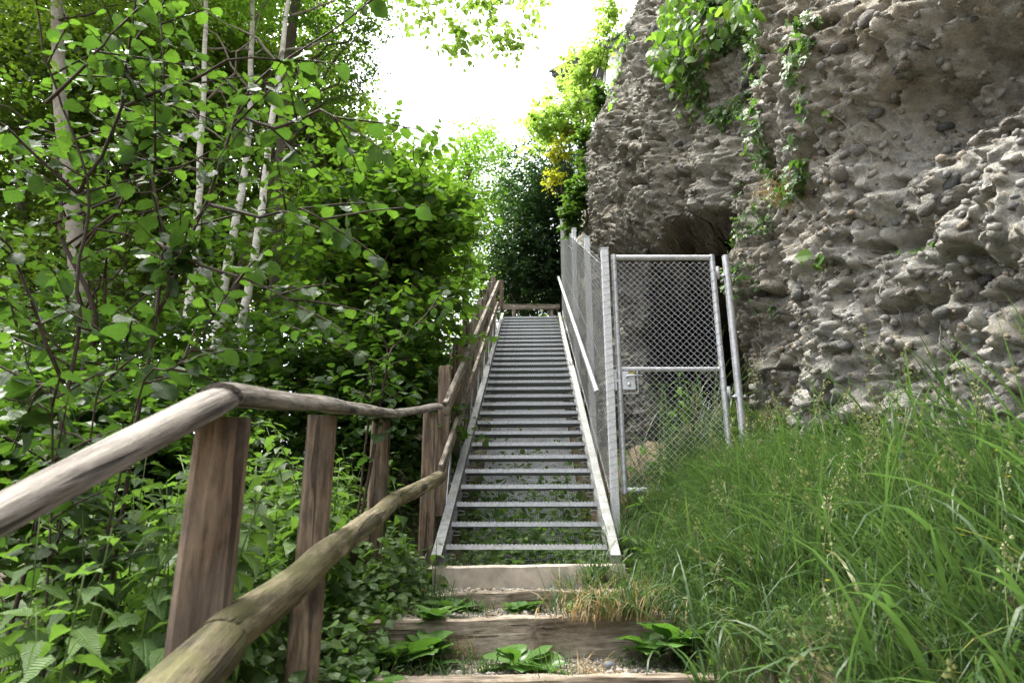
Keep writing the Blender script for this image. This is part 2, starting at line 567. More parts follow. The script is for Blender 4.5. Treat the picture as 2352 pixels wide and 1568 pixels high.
M['hazel_mass'] = leaf_mat('hazel_foliage', (0.025, 0.060, 0.014), (0.06, 0.115, 0.023), (0.12, 0.25, 0.018), 0.44, 0.42, yellow=0.02)
M['lime_mass'] = leaf_mat('sun_toned_lime_foliage', (0.05, 0.12, 0.018), (0.11, 0.20, 0.03), (0.22, 0.43, 0.03), 0.52, 0.45, yellow=0.03)  # brighter, yellower leaf copy: sunlight is put into the colour
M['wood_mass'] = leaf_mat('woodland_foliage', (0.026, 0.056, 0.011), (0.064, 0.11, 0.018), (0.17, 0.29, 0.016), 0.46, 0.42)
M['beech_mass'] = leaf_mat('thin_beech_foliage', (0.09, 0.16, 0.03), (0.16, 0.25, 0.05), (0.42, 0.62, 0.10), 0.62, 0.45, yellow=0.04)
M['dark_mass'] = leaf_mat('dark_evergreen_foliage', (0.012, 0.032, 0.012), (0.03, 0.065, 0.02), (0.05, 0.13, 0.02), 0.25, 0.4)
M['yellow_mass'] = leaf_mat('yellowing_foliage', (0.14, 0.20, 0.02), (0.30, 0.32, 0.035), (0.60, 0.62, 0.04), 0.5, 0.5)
M['nettle'] = leaf_mat('nettle_leaf', (0.052, 0.108, 0.026), (0.11, 0.19, 0.042), (0.17, 0.33, 0.035), 0.36, 0.5, 0.25, True)
M['nettle_mass'] = leaf_mat('nettle_foliage', (0.042, 0.092, 0.022), (0.10, 0.17, 0.036), (0.16, 0.31, 0.03), 0.36, 0.52)
M['plantain'] = leaf_mat('plantain_leaf', (0.055, 0.13, 0.028), (0.11, 0.21, 0.045), (0.14, 0.32, 0.03), 0.32, 0.36, 0.0, True, 0.5)
M['ivy'] = leaf_mat('ivy_leaf_mass', (0.035, 0.085, 0.02), (0.11, 0.19, 0.05), (0.14, 0.30, 0.03), 0.3, 0.4, yellow=0.04)
M['grass'] = leaf_mat('meadow_grass', (0.026, 0.056, 0.018), (0.070, 0.122, 0.036), (0.105, 0.205, 0.038), 0.36, 0.42, yellow=0.10)
M['seed'] = leaf_mat('grass_seed_heads', (0.13, 0.15, 0.06), (0.24, 0.25, 0.11), (0.25, 0.28, 0.10), 0.35, 0.6)
M['flower'] = leaf_mat('yellow_petals', (0.60, 0.44, 0.02), (0.75, 0.58, 0.03), (0.8, 0.6, 0.02), 0.3, 0.5)
M['plaster'] = plain_mat('white_render', (0.62, 0.62, 0.60), (0.72, 0.72, 0.70), 6, 0.9, 0.1, 0.005)
M['slate'] = plain_mat('slate_roof', (0.10, 0.11, 0.13), (0.18, 0.19, 0.22), 9, 0.8, 0.2, 0.01)
M['glass'] = plain_mat('window_pane', (0.04, 0.05, 0.06), (0.07, 0.08, 0.09), 2, 0.1, 0.0, 0.001)
M['black'] = plain_mat('black_plastic', (0.015, 0.015, 0.015), (0.03, 0.03, 0.03), 20, 0.5, 0.05, 0.001)
M['yellow_print'] = plain_mat('yellow_print', (0.75, 0.60, 0.02), (0.8, 0.66, 0.04), 20, 0.6, 0.0, 0.001)

# ------------------------------------------------------------------ leaf templates (along +Y, normal +Z, length 1)
def leaf_template(kind):
    if kind == 'hazel':
        T = np.array([0.0, .06, .16, .28, .42, .56, .68, .79, .88, .95, 1.0])
        W = np.array([.03, .24, .35, .41, .43, .42, .37, .27, .13, .045, .0])
        jag, droop, fold = 0.10, 0.16, 0.16
    elif kind == 'nettle':
        T = np.array([0.0, .06, .15, .26, .38, .50, .62, .74, .86, 1.0])
        W = np.array([.02, .17, .27, .31, .29, .24, .19, .13, .07, .0])
        jag, droop, fold = 0.12, 0.22, 0.2
    elif kind == 'plantain':
        T = np.array([0.0, .18, .28, .40, .52, .64, .76, .87, .95, 1.0])
        W = np.array([.035, .045, .14, .27, .34, .35, .30, .20, .09, .0])
        jag, droop, fold = 0.03, 0.2, 0.14
    elif kind == 'mid':
        T = np.array([0.0, .22, .62, 1.0])
        W = np.array([.06, .40, .38, .0])
        jag, droop, fold = 0.05, 0.15, 0.18
    elif kind == 'far':
        V = np.array([(0, 0, 0), (-.36, .35, .08), (-.25, .75, .05), (0, 1, -.1), (.25, .75, .05), (.36, .35, .08)], float)
        F = [(0, 3, 2, 1), (0, 5, 4, 3)]
        return V, np.array(F)
    elif kind == 'ivy':
        V = np.array([(0, 0, 0), (-.30, -.12, 0), (-.28, .18, .04), (-.52, .36, 0), (-.22, .52, .05), (0, 1, -.06),
                      (.22, .52, .05), (.52, .36, 0), (.28, .18, .04), (.30, -.12, 0)], float)
        F = [(0, 2, 1, 1), (0, 4, 3, 2), (0, 6, 5, 4), (0, 8, 7, 6), (0, 9, 8, 8)]
        F = [(0, 1, 9, 9)]
        F = [(0, 2, 1), (0, 4, 3), (0, 3, 2), (0, 5, 4), (0, 6, 5), (0, 7, 6), (0, 8, 7), (0, 9, 8)]
        return V, np.array(F)
    n = len(T)
    J = np.array([1 + jag * (1 if i % 2 else -1) for i in range(n)]); J[0] = J[-1] = 1
    W = W * J
    z = -droop * T ** 2
    V = []
    for i in range(n):
        V += [(-W[i], T[i] - (0.03 if i % 2 else 0), z[i] + fold * W[i] + .02 * math.sin(i * 2.1)), (0, T[i], z[i]),
              (W[i], T[i] - (0.03 if i % 2 else 0), z[i] + fold * W[i] + .02 * math.cos(i * 1.7))]
    F = []
    for i in range(n - 1):
        a = 3 * i
        F += [(a, a + 1, a + 4, a + 3), (a + 1, a + 2, a + 5, a + 4)]
    return np.array(V, float), np.array(F)


TPL = {k: leaf_template(k) for k in ('hazel', 'nettle', 'plantain', 'mid', 'far', 'ivy')}


def leaf_frames(axis, normal):
    a = norm(axis)
    s = norm(np.cross(a, normal))
    n = np.cross(s, a)
    return np.stack([s, a, n], axis=-1)        # columns


def leaves_mesh(name, kind, pos, axis, normal, size, smooth=False):
    V, F = TPL[kind]
    R = leaf_frames(axis, normal) * np.asarray(size)[:, None, None]
    VV = np.einsum('nij,kj->nki', R, V) + pos[:, None, :]
    k = len(V)
    FF = F[None] + (np.arange(len(pos)) * k)[:, None, None]
    return fast_mesh(name, VV.reshape(-1, 3), FF.reshape(-1, F.shape[1]), smooth)


def twig_leaves(P, D, L, nl, size, r, droop=0.3, jit=0.35, spread=1.0):
    """alternate leaves along straight twigs. P,D (n,3), L (n)"""
    n = len(P)
    t = (np.arange(nl) + 0.6) / nl
    pos = P[:, None, :] + D[:, None, :] * (L[:, None] * t[None])[..., None]
    up = np.array([0, 0, 1.0])
    side = norm(np.cross(D, up) + r.normal(0, .05, (n, 3)))
    sg = np.where(np.arange(nl) % 2, 1.0, -1.0)[None, :, None] * spread
    axis = D[:, None, :] * (0.35 + 0.5 * t[None, :, None] ** 3) + side[:, None, :] * sg + r.normal(0, .28, (n, nl, 3))
    axis[..., 2] -= droop
    nrm = up + r.normal(0, jit, (n, nl, 3))
    s = size * r.uniform(.5, 1.3, (n, nl)) * (1 - .25 * t[None])
    return pos.reshape(-1, 3), norm(axis).reshape(-1, 3), norm(nrm).reshape(-1, 3), s.ravel()


def ellipsoid_points(n, c, rad, r, shell=0.45, clump=0.0, cs=1.0, seed=3):
    out, tries = [], 0
    while sum(map(len, out)) < n:
        tries += 1
        q = norm(r.normal(0, 1, (n * 3, 3))) * (r.uniform(0, 1, (n * 3, 1)) ** shell)
        p = q * np.array(rad) + np.array(c)
        if clump and tries < 4:
            p = p[vnoise(p, cs, seed) > clump]
        out.append(p)
    return np.concatenate(out)[:n]


def wiggle_path(p0, p1, n, amp, r, sag=0.0):
    p0, p1 = np.array(p0, float), np.array(p1, float)
    t = np.linspace(0, 1, n)[:, None]
    w = np.cumsum(r.normal(0, 1, (n, 3)), axis=0)
    w -= t * w[-1]
    P = p0 + (p1 - p0) * t + w * amp / math.sqrt(n)
    P[:, 2] += sag * 4 * (t * (1 - t))[:, 0]
    return P

# ------------------------------------------------------------------ terrain
GO, RI = 0.323, 0.1745                 # going and riser of the steel stair
ST_Y, ST_Z, ST_X = 5.31, 1.62, 0.105   # first nosing
SLOPE = RI / GO
CY = np.array([-40, -6, 0, 2, 3.40, 4.1, 4.65, 5.1, 5.6, 6.3, 14.6, 18, 40, 120])

CZ = np.array([-6, -1.6, 0.0, .50, .92, 1.13, 1.27, 1.37, 1.42, 1.52, 5.95, 6.4, 9, 14])


def ground_h(x, y):
    x, y = np.asarray(x, float), np.asarray(y, float)
    c = np.interp(y, CY, CZ)
    c = c + (np.interp(y, [0, 6.0, 6.6, 8, 14, 18], [0, 0, -.02, -.55, -2.6, 0]) + .22 * sstep(5.4, 6.2, y) * (1 - sstep(6.6, 8, y))) * sstep(.86, 1.12, x)
    dr = np.maximum(x - 0.78, 0)
    h = c + 0.64 * np.minimum(dr, 2.2)
    dl = np.maximum(-1.0 - x, 0)
    h = h - .18 * np.minimum(dl, 1.6) - 7.0 * (1 - np.exp(-np.maximum(dl - .8, 0) * 0.45 / 7.0)) - 0.35 * sstep(9, 16, y) * np.minimum(dl, 6)
    h = h - 0.16 * (1 - sstep(.62, .92, np.abs(x - .16 + .08 * (y - 4)))) * sstep(1.5, 2.5, y) * (1 - sstep(5.7, 6.4, y))
    P = np.stack([x, y, np.zeros_like(x)], -1)
    off = np.clip(np.maximum(dr, dl) * 2, 0, 1)
    return h + off * 0.09 * fbm(P, 0.9, 4, 5)


def spaced(lo, hi, near_lo, near_hi, step, grow=1.25):
    a = list(np.arange(near_lo, near_hi + 1e-6, step))
    s, v = step, near_hi
    while v < hi:
        s *= grow; v += s; a.append(v)
    s, v = step, near_lo
    while v > lo:
        s *= grow; v -= s; a.insert(0, v)
    return np.array(a)


gx = spaced(-400, 400, -5, 3.4, 0.11, 1.25)
gy = spaced(-150, 700, 0.2, 16, 0.11, 1.25)
GX, GY = np.meshgrid(gx, gy)
GZ = ground_h(GX, GY)
nx, ny = len(gx), len(gy)
idx = np.arange(nx * ny).reshape(ny, nx)
quads = np.stack([idx[:-1, :-1], idx[:-1, 1:], idx[1:, 1:], idx[1:, :-1]], -1).reshape(-1, 4)
ground = link('ground', fast_mesh('ground', np.stack([GX, GY, GZ], -1).reshape(-1, 3), quads), M['soil'])
tag(ground, 'dark soil of the wooded slope falling away beside the steps', 'ground', kind='structure')

# ------------------------------------------------------------------ rock cliff
PL = np.array([(1.5, 17), (1.3, 14.5), (1.12, 12.2), (1.02, 10.8), (1.05, 9.9), (1.38, 9.0), (1.85, 8.2), (2.22, 7.4), (2.42, 6.6),
               (2.60, 5.9), (2.50, 5.25), (2.62, 4.5), (2.76, 3.7), (2.9, 2.7), (3.1, 1.4), (3.4, -.5), (3.8, -3.5)], float)


def catmull(P, n):
    P = np.vstack([2 * P[0] - P[1], P, 2 * P[-1] - P[-2]])
    out, par = [], []
    for i in range(1, len(P) - 2):
        t = np.linspace(0, 1, n, endpoint=False)[:, None]
        a, b, c, d = P[i - 1], P[i], P[i + 1], P[i + 2]
        out.append(0.5 * (2 * b + (c - a) * t + (2 * a - 5 * b + 4 * c - d) * t ** 2 + (3 * b - a - 3 * c + d) * t ** 3))
        par.append((i - 1) + t[:, 0])
    return np.vstack(out), np.concatenate(par)


C2, CPAR = catmull(PL, 80)
seg = np.r_[0, np.cumsum(np.linalg.norm(np.diff(C2, axis=0), axis=1))]
# sample density: fine where the photograph looks
dens = np.interp(CPAR, [0, 1.5, 2.5, 3.5, 12.8, 13.6, 16], [.18, .25, .7, 1.0, 1.0, .35, .12])
cum = np.r_[0, np.cumsum(np.diff(seg) * dens[:-1])]
NS, NZ = 650, 505
ss = np.interp(np.linspace(0, cum[-1], NS), cum, seg)
par = np.interp(ss, seg, CPAR)
bx = np.interp(ss, seg, C2[:, 0]); by = np.interp(ss, seg, C2[:, 1])
tx, ty = np.gradient(bx, ss), np.gradient(by, ss)
k9 = np.ones(25) / 25
tx = np.convolve(np.pad(tx, 12, 'edge'), k9, 'valid'); ty = np.convolve(np.pad(ty, 12, 'edge'), k9, 'valid')
tl = np.hypot(tx, ty)
nxn, nyn = ty / tl, -tx / tl            # outward: towards the stairs and the camera
if nxn[NS // 2] > 0: nxn, nyn = -nxn, -nyn
zt = np.linspace(0, 1, NZ)
zz = np.interp(zt, [0, .78, 1], [1.15, 8.6, 13.5])
Sg, Zg = np.meshgrid(par, zz)           # (NZ, NS)
BX, BY = np.meshgrid(bx, zz)[0], np.meshgrid(by, zz)[0]
NXg, NYg = np.meshgrid(nxn, zz)[0], np.meshgrid(nyn, zz)[0]


def gs(a, b):
    return np.exp(-(a ** 2) - (b ** 2))


P0 = np.stack([BX, BY, Zg], -1)
off = np.zeros_like(Sg)
warp_s = Sg + 0.35 * fbm(P0, 1.3, 3, 41)
warp_z = Zg + 0.30 * fbm(P0, 1.1, 3, 43)
# lean back with height at the far part, hollow of the cave, overhang above it
off -= np.interp(Sg, [0, 7, 9, 11, 16], [.22, .20, .12, .05, .05]) * np.maximum(Zg - 7.2, 0) * 1.0
off += 0.38 * gs((warp_s - 5.6) / 1.7, (warp_z - 6.4) / 1.1)
off += 0.25 * gs((warp_s - 4.4) / 0.8, (warp_z - 7.9) / 0.7)
roof = 5.30 - 0.10 * np.abs(warp_s - 6.7) ** 2.2 - 1.2 * sstep(7.55, 7.95, warp_s)
cave = sstep(4.3, 5.3, warp_s) * (1 - sstep(7.75, 8.10, warp_s)) * (1 - sstep(-.28, .10, Zg + .25 * fbm(P0, .5, 3, 71) - roof))
off_cave = 7.0 * cave
low_cut = (1 - sstep(7.4, 8.1, warp_s)) * sstep(6.9, 7.3, warp_s) * (1 - sstep(3.6, 4.3, Zg))
off -= 0.8 * low_cut
# vertical crease with ivy, then the pale block standing forward
off -= 0.45 * np.exp(-((warp_s - 9.25) / .40) ** 2) * sstep(3.6, 4.4, Zg)
off -= 0.25 * np.exp(-((warp_s - 8.3) / .5) ** 2) * sstep(5.2, 6.0, Zg)
off += 0.22 * gs((warp_s - 8.75) / .55, (warp_z - 4.25) / .55)
off += 0.20 * sstep(9.55, 9.8, warp_s) * (1 - sstep(11.0, 12.4, warp_s))
# overhung hollow high on the near block and a lip over it
off -= 0.60 * gs((warp_s - 12.2) / .62, (warp_z - 4.35) / .30)
off += 0.30 * gs((warp_s - 12.0) / .9, (warp_z - 5.05) / .40)
off -= 0.20 * gs((warp_s - 11.55) / .30, (warp_z - 3.55) / .30)
off -= 0.14 * gs((warp_s - 11.4) / .22, (warp_z - 3.0) / .16)
off += 0.16 * gs((warp_s - 12.3) / .5, (warp_z - 3.4) / .5)
# the far corner stays back from the stair
off -= (.50 + .25 * (1 - sstep(5.2, 6.4, Zg))) * sstep(0.5, 2.0, Sg) * (1 - sstep(4.6, 6.6, Sg))
# roughness
P1 = np.stack([BX + NXg * off + .34 * off_cave, BY + NYg * off + .94 * off_cave, Zg], -1)
rid = 1 - np.abs(fbm(P1, 0.9, 4, 81))
off2 = 0.36 * fbm(P1, 1.5, 3, 1) + 0.15 * fbm(P1, 0.55, 4, 2) + .22 * (rid - .75)
ridv = 1 - np.abs(fbm(P1 * np.array([1, 1, .35]), 0.5, 3, 88))
off2 += .20 * (ridv - .8)
Pv = P1 * np.array([1, 1, 0.55])
off2 += 0.07 * fbm(Pv, 0.22, 4, 3, 0.65)
rid2 = np.abs(fbm(P1, 0.42, 3, 83))
off2 -= .16 * (1 - sstep(0, .16, rid2)) * (vnoise(P1, .8, 84) > -.2)
rid3 = np.abs(fbm(P1 * np.array([1, 1, .6]), 0.2, 2, 86))
off2 -= .05 * (1 - sstep(0, .2, rid3))
bed = 1 - np.abs(vnoise(P1 * np.array([.5, .5, 1.6]), .34, 9))
off2 += 0.025 * (bed - .6)
vis = (Sg > 2.3) & (Sg < 13.6)
pit = np.zeros_like(off); peb = np.zeros_like(off)
Pvis = P1[vis]
for sc, amp, seed, keep in ((0.18, 0.050, 11, .45), (0.10, 0.048, 15, .6), (0.060, 0.036, 19, .72)):
    d, rid = worley(Pvis * np.array([1, 1, 1.25]), sc, seed)
    bmpv = np.sqrt(np.clip(1 - (d / .52) ** 2, 0, 1)) * amp
    e = np.where(rid < keep, bmpv, 0.0) - np.where(rid > .80, np.clip(1 - d / .55, 0, 1) * amp * 2.6, 0)
    peb[vis] += e
off2 += peb * np.interp(Sg, [0, 3, 9, 10.5, 16], [.6, .8, .9, 1.0, 1.0])
off2[vis] += 0.034 * fbm(Pvis, .075, 3, 31, .75)
off += off2
CV = np.stack([BX + NXg * off + .34 * off_cave, BY + NYg * off + .94 * off_cave, Zg + 0.05 * fbm(P1, .4, 2, 55)], -1)
# plateau behind the upper edge
backs = []
for k, (dist, dz) in enumerate(((.5, .18), (1.6, .35), (5, .7), (18, 1.0), (60, 1.5))):
    row = CV[-1].copy()
    row[:, 0] += dist; row[:, 1] += dist * np.where(by > 9, .15, 0); row[:, 2] = 13.5 + dz
    backs.append(row)
CVA = np.concatenate([CV.reshape(-1, 3), np.concatenate(backs)])
NR = NZ + len(backs)
ci = np.arange(NR * NS).reshape(NR, NS)
cq = np.stack([ci[:-1, :-1], ci[:-1, 1:], ci[1:, 1:], ci[1:, :-1]], -1).reshape(-1, 4)
# outward orientation check
a, b, c = CV[200, 300], CV[200, 301], CV[201, 300]
fn = np.cross(b - a, c - a)
if fn[0] * nxn[300] + fn[1] * nyn[300] < 0: cq = cq[:, ::-1]
cliff_me = fast_mesh('rock_cliff', CVA, cq)
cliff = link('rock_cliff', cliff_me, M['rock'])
tag(cliff, 'grey conglomerate cliff full of pebbles with a dark hollow behind the gate', 'cliff', kind='structure')

CN = np.empty_like(CV)
du = np.gradient(CV, axis=1); dv = np.gradient(CV, axis=0)
CN = np.cross(du, dv)
CN = norm(CN)
flip = (CN[..., 0] * NXg + CN[..., 1] * NYg).mean() < 0
if flip: CN = -CN
CPX, CPY, CD = project(CV)
inframe = (CPX > -40) & (CPX < 2400) & (CPY > -60) & (CPY < 1100) & vis
facing = ((CV - np.array([0, 0, CAMZ])) * CN).sum(-1) < 0
CAND = np.argwhere(inframe & facing)


def pebble_mesh(seed, sub=2):
    import bmesh
    bm = bmesh.new()
    bmesh.ops.create_icosphere(bm, subdivisions=sub, radius=1.0)
    r = np.random.default_rng(seed)
    f = r.uniform(.75, 1.15, 3)
    for v in bm.verts:
        p = np.array(v.co)
        s = 1 + .16 * float(vnoise(p[None], .9, seed)[0]) + .05 * float(vnoise(p[None], .35, seed + 5)[0])
        v.co = Vector(p * s * f)
    me = bpy.data.meshes.new('pebble'); bm.to_mesh(me); bm.free()
    me.polygons.foreach_set('use_smooth', np.ones(len(me.polygons), bool))
    me.materials.append(M['stone'])
    return me


PEB = [pebble_mesh(k + 1) for k in range(6)]
rc = np.random.default_rng(21)


def seat(i, j, rx, ry, rzz, sink=.45, tilt=.5):
    """matrix of a flattened pebble sitting in the rock face at grid point (i, j)"""
    n = Vector(CN[i, j]); p = Vector(CV[i, j])
    x = Vector((NYg[i, j], -NXg[i, j], 0)).normalized()
    x = (x + Vector((0, 0, rc.normal(0, tilt * .5)))).normalized()
    x = (x - n * x.dot(n)).normalized()
    y = n.cross(x)
    Mx = Matrix(((x.x, y.x, n.x), (x.y, y.y, n.y), (x.z, y.z, n.z))).to_4x4()
    return Matrix.Translation(p + n * rzz * (1 - 2 * sink)) @ Mx @ Matrix.Diagonal((rx, ry, rzz, 1))


# large pebbles one can pick out, each an object of the cliff
chosen = []
order = rc.permutation(len(CAND))
for q in order:
    if len(chosen) >= 285: break
    i, j = CAND[q]
    px = CPX[i, j]
    pr = np.interp(px, [1320, 1700, 1880, 2352], [.25, .35, .9, 1.0])
    if rc.uniform() > pr: continue
    if cave[i, j] > .3: continue
    r0 = rc.gamma(4.0, .0080) * (1.15 if px > 1880 else .85)
    r0 = min(max(r0, .02), .07)
    p = CV[i, j]
    if any((p[0] - o[0]) ** 2 + (p[1] - o[1]) ** 2 + (p[2] - o[2]) ** 2 < (r0 + o[3]) ** 2 * .9 for o in chosen): continue
    chosen.append((p[0], p[1], p[2], r0))
    Mx = seat(i, j, r0 * rc.uniform(.95, 1.35), r0 * rc.uniform(.6, .9), r0 * rc.uniform(.55, .9), rc.uniform(.45, .68))
    link('pebble', PEB[rc.integers(6)], None, cliff, Mx)


def near_px(px, py):
    d = (CPX - px) ** 2 + (CPY - py) ** 2
    d = np.where(np.isnan(d) | ~facing, 1e12, d)
    d = d + np.where(CD > 0, CD * 40, 1e9)
    return np.unravel_index(np.argmin(d), d.shape)


# the few stones that stand out in the picture
for (px, py, rx, ry, rzz, rot) in ((1995, 50, .15, .05, .07, .9), (1722, 186, .15, .075, .10, .1), (2010, 262, .085, .065, .08, 0), (1965, 345, .085, .06, .08, .2),
                                   (2085, 150, .05, .05, .05, 0), (1560, 330, .06, .05, .05, 0), (1925, 400, .06, .075, .06, .3), (1500, 70, .11, .10, .09, 0),
                                   (2260, 640, .07, .05, .06, .1), (2130, 480, .09, .055, .06, .2), (2230, 415, .06, .055, .06, 0), (2300, 700, .08, .06, .06, 0)):
    i, j = near_px(px, py)
    Mx = seat(i, j, rx * .85, ry * .85, rzz * .8, .5, .2) @ Matrix.Rotation(rot, 4, 'Z')
    link('pebble', PEB[rc.integers(6)], None, cliff, Mx)

# the many small ones, one part of the cliff
def pebble_mass(name, mats, sub=1):
    import bmesh
    bm = bmesh.new(); bmesh.ops.create_icosphere(bm, subdivisions=sub, radius=1.0)
    V = np.array([v.co for v in bm.verts]); F = np.array([[v.index for v in f.verts] for f in bm.faces]); bm.free()
    A = np.array([np.array(m) for m in mats])
    VV = np.einsum('nij,kj->nki', A[:, :3, :3], V) + A[:, None, :3, 3]
    FF = F[None] + (np.arange(len(A)) * len(V))[:, None, None]
    return fast_mesh(name, VV.reshape(-1, 3), FF.reshape(-1, 3), True)


mats = []
for q in rc.permutation(len(CAND))[:6500]:
    i, j = CAND[q]
    if rc.uniform() > np.interp(CPX[i, j], [1320, 1850, 1900, 2352], [.35, .45, .8, .8]) or cave[i, j] > .4: continue
    r0 = min(rc.gamma(3.0, .006) + .006, .035)
    mats.append(seat(i, j, r0 * rc.uniform(.9, 1.4), r0 * rc.uniform(.6, .95), r0 * .75, rc.uniform(.25, .55)))
sp = link('embedded_gravel', pebble_mass('embedded_gravel', mats), M['stones'], cliff)
sp['kind'] = 'stuff'

# ------------------------------------------------------------------ steps of the path
GST = -math.radians(1.97)                # the stair runs a little to the side of the view


def sleeper(x0, y0, z0, x1, y1, z1, depth, h, mat, label, name='timber_step', cat='step', rough=.008, seed=1):
    """board on edge retaining a step, with a worn uneven upper edge"""
    n = 40
    r = np.random.default_rng(seed)
    V = []
    L = math.hypot(x1 - x0, y1 - y0)
    for i in range(n):
        t = i / (n - 1)
        e = rough * float(vnoise(np.array([[t * 4 * L, seed, 0]]), .8, seed)[0]) * .7 + r.normal(0, rough * .12)
        f = rough * 2.2 * float(vnoise(np.array([[t * 6 * L, seed, 4]]), 1, seed + 3)[0])
        x = t * L
        for (yy, zz_) in ((f, -h), (f, -h * .45), (f * .4, -.012 + e * .6), (.014, e), (depth - .014, e * .6), (depth, -.012), (depth, -h)):
            V.append((x, yy, zz_))
    F = []
    k = 7
    for i in range(n - 1):
        for q in range(k - 1):
            F.append((i * k + q, i * k + q + 1, (i + 1) * k + q + 1, (i + 1) * k + q))
    F.append(tuple(range(k))[::-1]); F.append(tuple((n - 1) * k + q for q in range(k)))
    mb = MB(); mb.add(V, F)
    me = mb.mesh(name, True); smooth_by_angle(me, 45)
    o = link(name, me, mat)
    ang = math.atan2(y1 - y0, x1 - x0)
    o.location = (x0, y0, z0)
    o.rotation_euler = (0, -math.atan2(z1 - z0, L), ang)
    tag(o, label, cat, kind=None)
    return o


o = sleeper(-1.02, 3.42, 1.015, 1.12, 3.50, 1.03, .13, .20, M['step_wood'], 'reddish brown timber step edge nearest, cut off by the picture bottom', seed=3)
o['group'] = 'timber steps of the path'
o = sleeper(-.78, 4.00, 1.222, 1.02, 4.19, 1.25, .10, .23, M['step_wood'], 'pale worn timber step with dry grass hanging over it', seed=5, rough=.014)
o['group'] = 'timber steps of the path'
o = sleeper(-.42, 4.62, 1.325, .98, 4.78, 1.345, .10, .14, M['step_wood'], 'low timber step directly below the concrete sill', seed=8, rough=.012)
o['group'] = 'timber steps of the path'
o = sleeper(-.56, 5.06, 1.475, .80, 5.07, 1.49, .20, .30, M['concrete'], 'stained concrete sill block under the lowest steel tread', 'concrete_sill', 'sill', .006, 9)


def tread_sheet(x0, x1, ya0, ya1, yb0, yb1, z, seed):
    """gravel filling of one step; front edge ya, back edge yb, both slanting"""
    n, m = 60, 24
    u = np.linspace(0, 1, n)[None]; v = np.linspace(0, 1, m)[:, None]
    X = x0 + (x1 - x0) * u + 0 * v
    Y = (ya0 + (ya1 - ya0) * u) * (1 - v) + (yb0 + (yb1 - yb0) * u) * v
    P = np.stack([X, Y, 0 * X], -1)
    Zz = z + .022 * fbm(P, .3, 4, seed) - .012 + .035 * v * (fbm(P, .6, 2, seed + 2) * .5 + .5) + .10 * np.maximum(np.abs(X - .2) - .75, 0)
    i2 = np.arange(n * m).reshape(m, n)
    return np.stack([X, Y, Zz], -1).reshape(-1, 3), np.stack([i2[:-1, :-1], i2[:-1, 1:], i2[1:, 1:], i2[1:, :-1]], -1).reshape(-1, 4)


SHEETS = [(-.90, 1.10, 2.6, 2.6, 3.43, 3.50, .83, 61), (-.80, 1.12, 3.50, 3.58, 4.06, 4.22, 1.0, 62), (-.66, 1.10, 4.10, 4.28, 4.66, 4.80, 1.215, 63), (-.50, 1.05, 4.70, 4.86, 5.10, 5.12, 1.315, 64),
          (-.62, .85, 5.20, 5.20, 5.75, 5.75, 1.46, 65)]
Vs, Fs, b = [], [], 0
for s_ in SHEETS:
    v_, f_ = tread_sheet(*s_)
    Vs.append(v_); Fs.append(f_ + b); b += len(v_)
path = link('path', fast_mesh('path', np.concatenate(Vs), np.concatenate(Fs)), M['gravel'])
tag(path, 'pale gravel filling of the path steps', 'path', kind='structure')

# loose gravel
rg = np.random.default_rng(33)
mats = []
for (x0, x1, a0, a1, b0, b1, z, sd), cnt in zip(SHEETS, (200, 2600, 1200, 900, 150)):
    for q in range(cnt):
        u, v = rg.uniform(), rg.uniform()
        x = x0 + (x1 - x0) * u
        y = (a0 + (a1 - a0) * u) * (1 - v) + (b0 + (b1 - b0) * u) * v
        r0 = min(rg.gamma(2.0, .0026) + .003, .022)
        Mx = Matrix.Translation((x, y, z + r0 * .3 + .01 * v + .10 * max(abs(x - .2) - .75, 0))) @ Matrix.Rotation(rg.uniform(0, 6.28), 4, 'Z') @ Matrix.Rotation(rg.normal(0, .3), 4, 'X') @ Matrix.Diagonal((r0 * 1.25, r0, r0 * .7, 1))
        mats.append(Mx)
gv = link('gravel', pebble_mass('gravel', mats), M['gravel_stone'])
tag(gv, 'loose grey and white gravel on the path steps', 'gravel', kind='stuff')


def boulder(name, loc, s, rz, label, mat, seed):
    import bmesh
    bm = bmesh.new(); bmesh.ops.create_icosphere(bm, subdivisions=3, radius=1.0)
    for v in bm.verts:
        p = np.array(v.co)
        q = np.sign(p) * np.abs(p) ** .75
        k = 1 + .15 * float(vnoise(p[None], .8, seed)[0]) + .06 * float(vnoise(p[None], .3, seed)[0])
        v.co = Vector(q * k)
    me = bpy.data.meshes.new(name); bm.to_mesh(me); bm.free()
    me.polygons.foreach_set('use_smooth', np.ones(len(me.polygons), bool))
    o = link(name, me, mat)
    o.location = loc; o.scale = s; o.rotation_euler = (0.1, .05, rz)
    return tag(o, label, 'stone')


p = at(1420, 1327, 4.95)
boulder('loose_stone', (p.x, p.y, p.z), (.085, .055, .048), .2, 'flat tan stone lying at the end of the concrete sill', M['sand'], 4)
p = at(1610, 1505, 3.95)
boulder('loose_stone', (p.x, p.y, 1.03), (.05, .04, .03), .8, 'small pale stone in the gravel beside the round plantain leaf', M['concrete'], 8)
p = at(1400, 1520, 3.85)
boulder('loose_stone', (p.x, p.y, 1.02), (.028, .022, .018), .4, 'dark grey pebble on the gravel of the nearest step', M['slate'], 9)

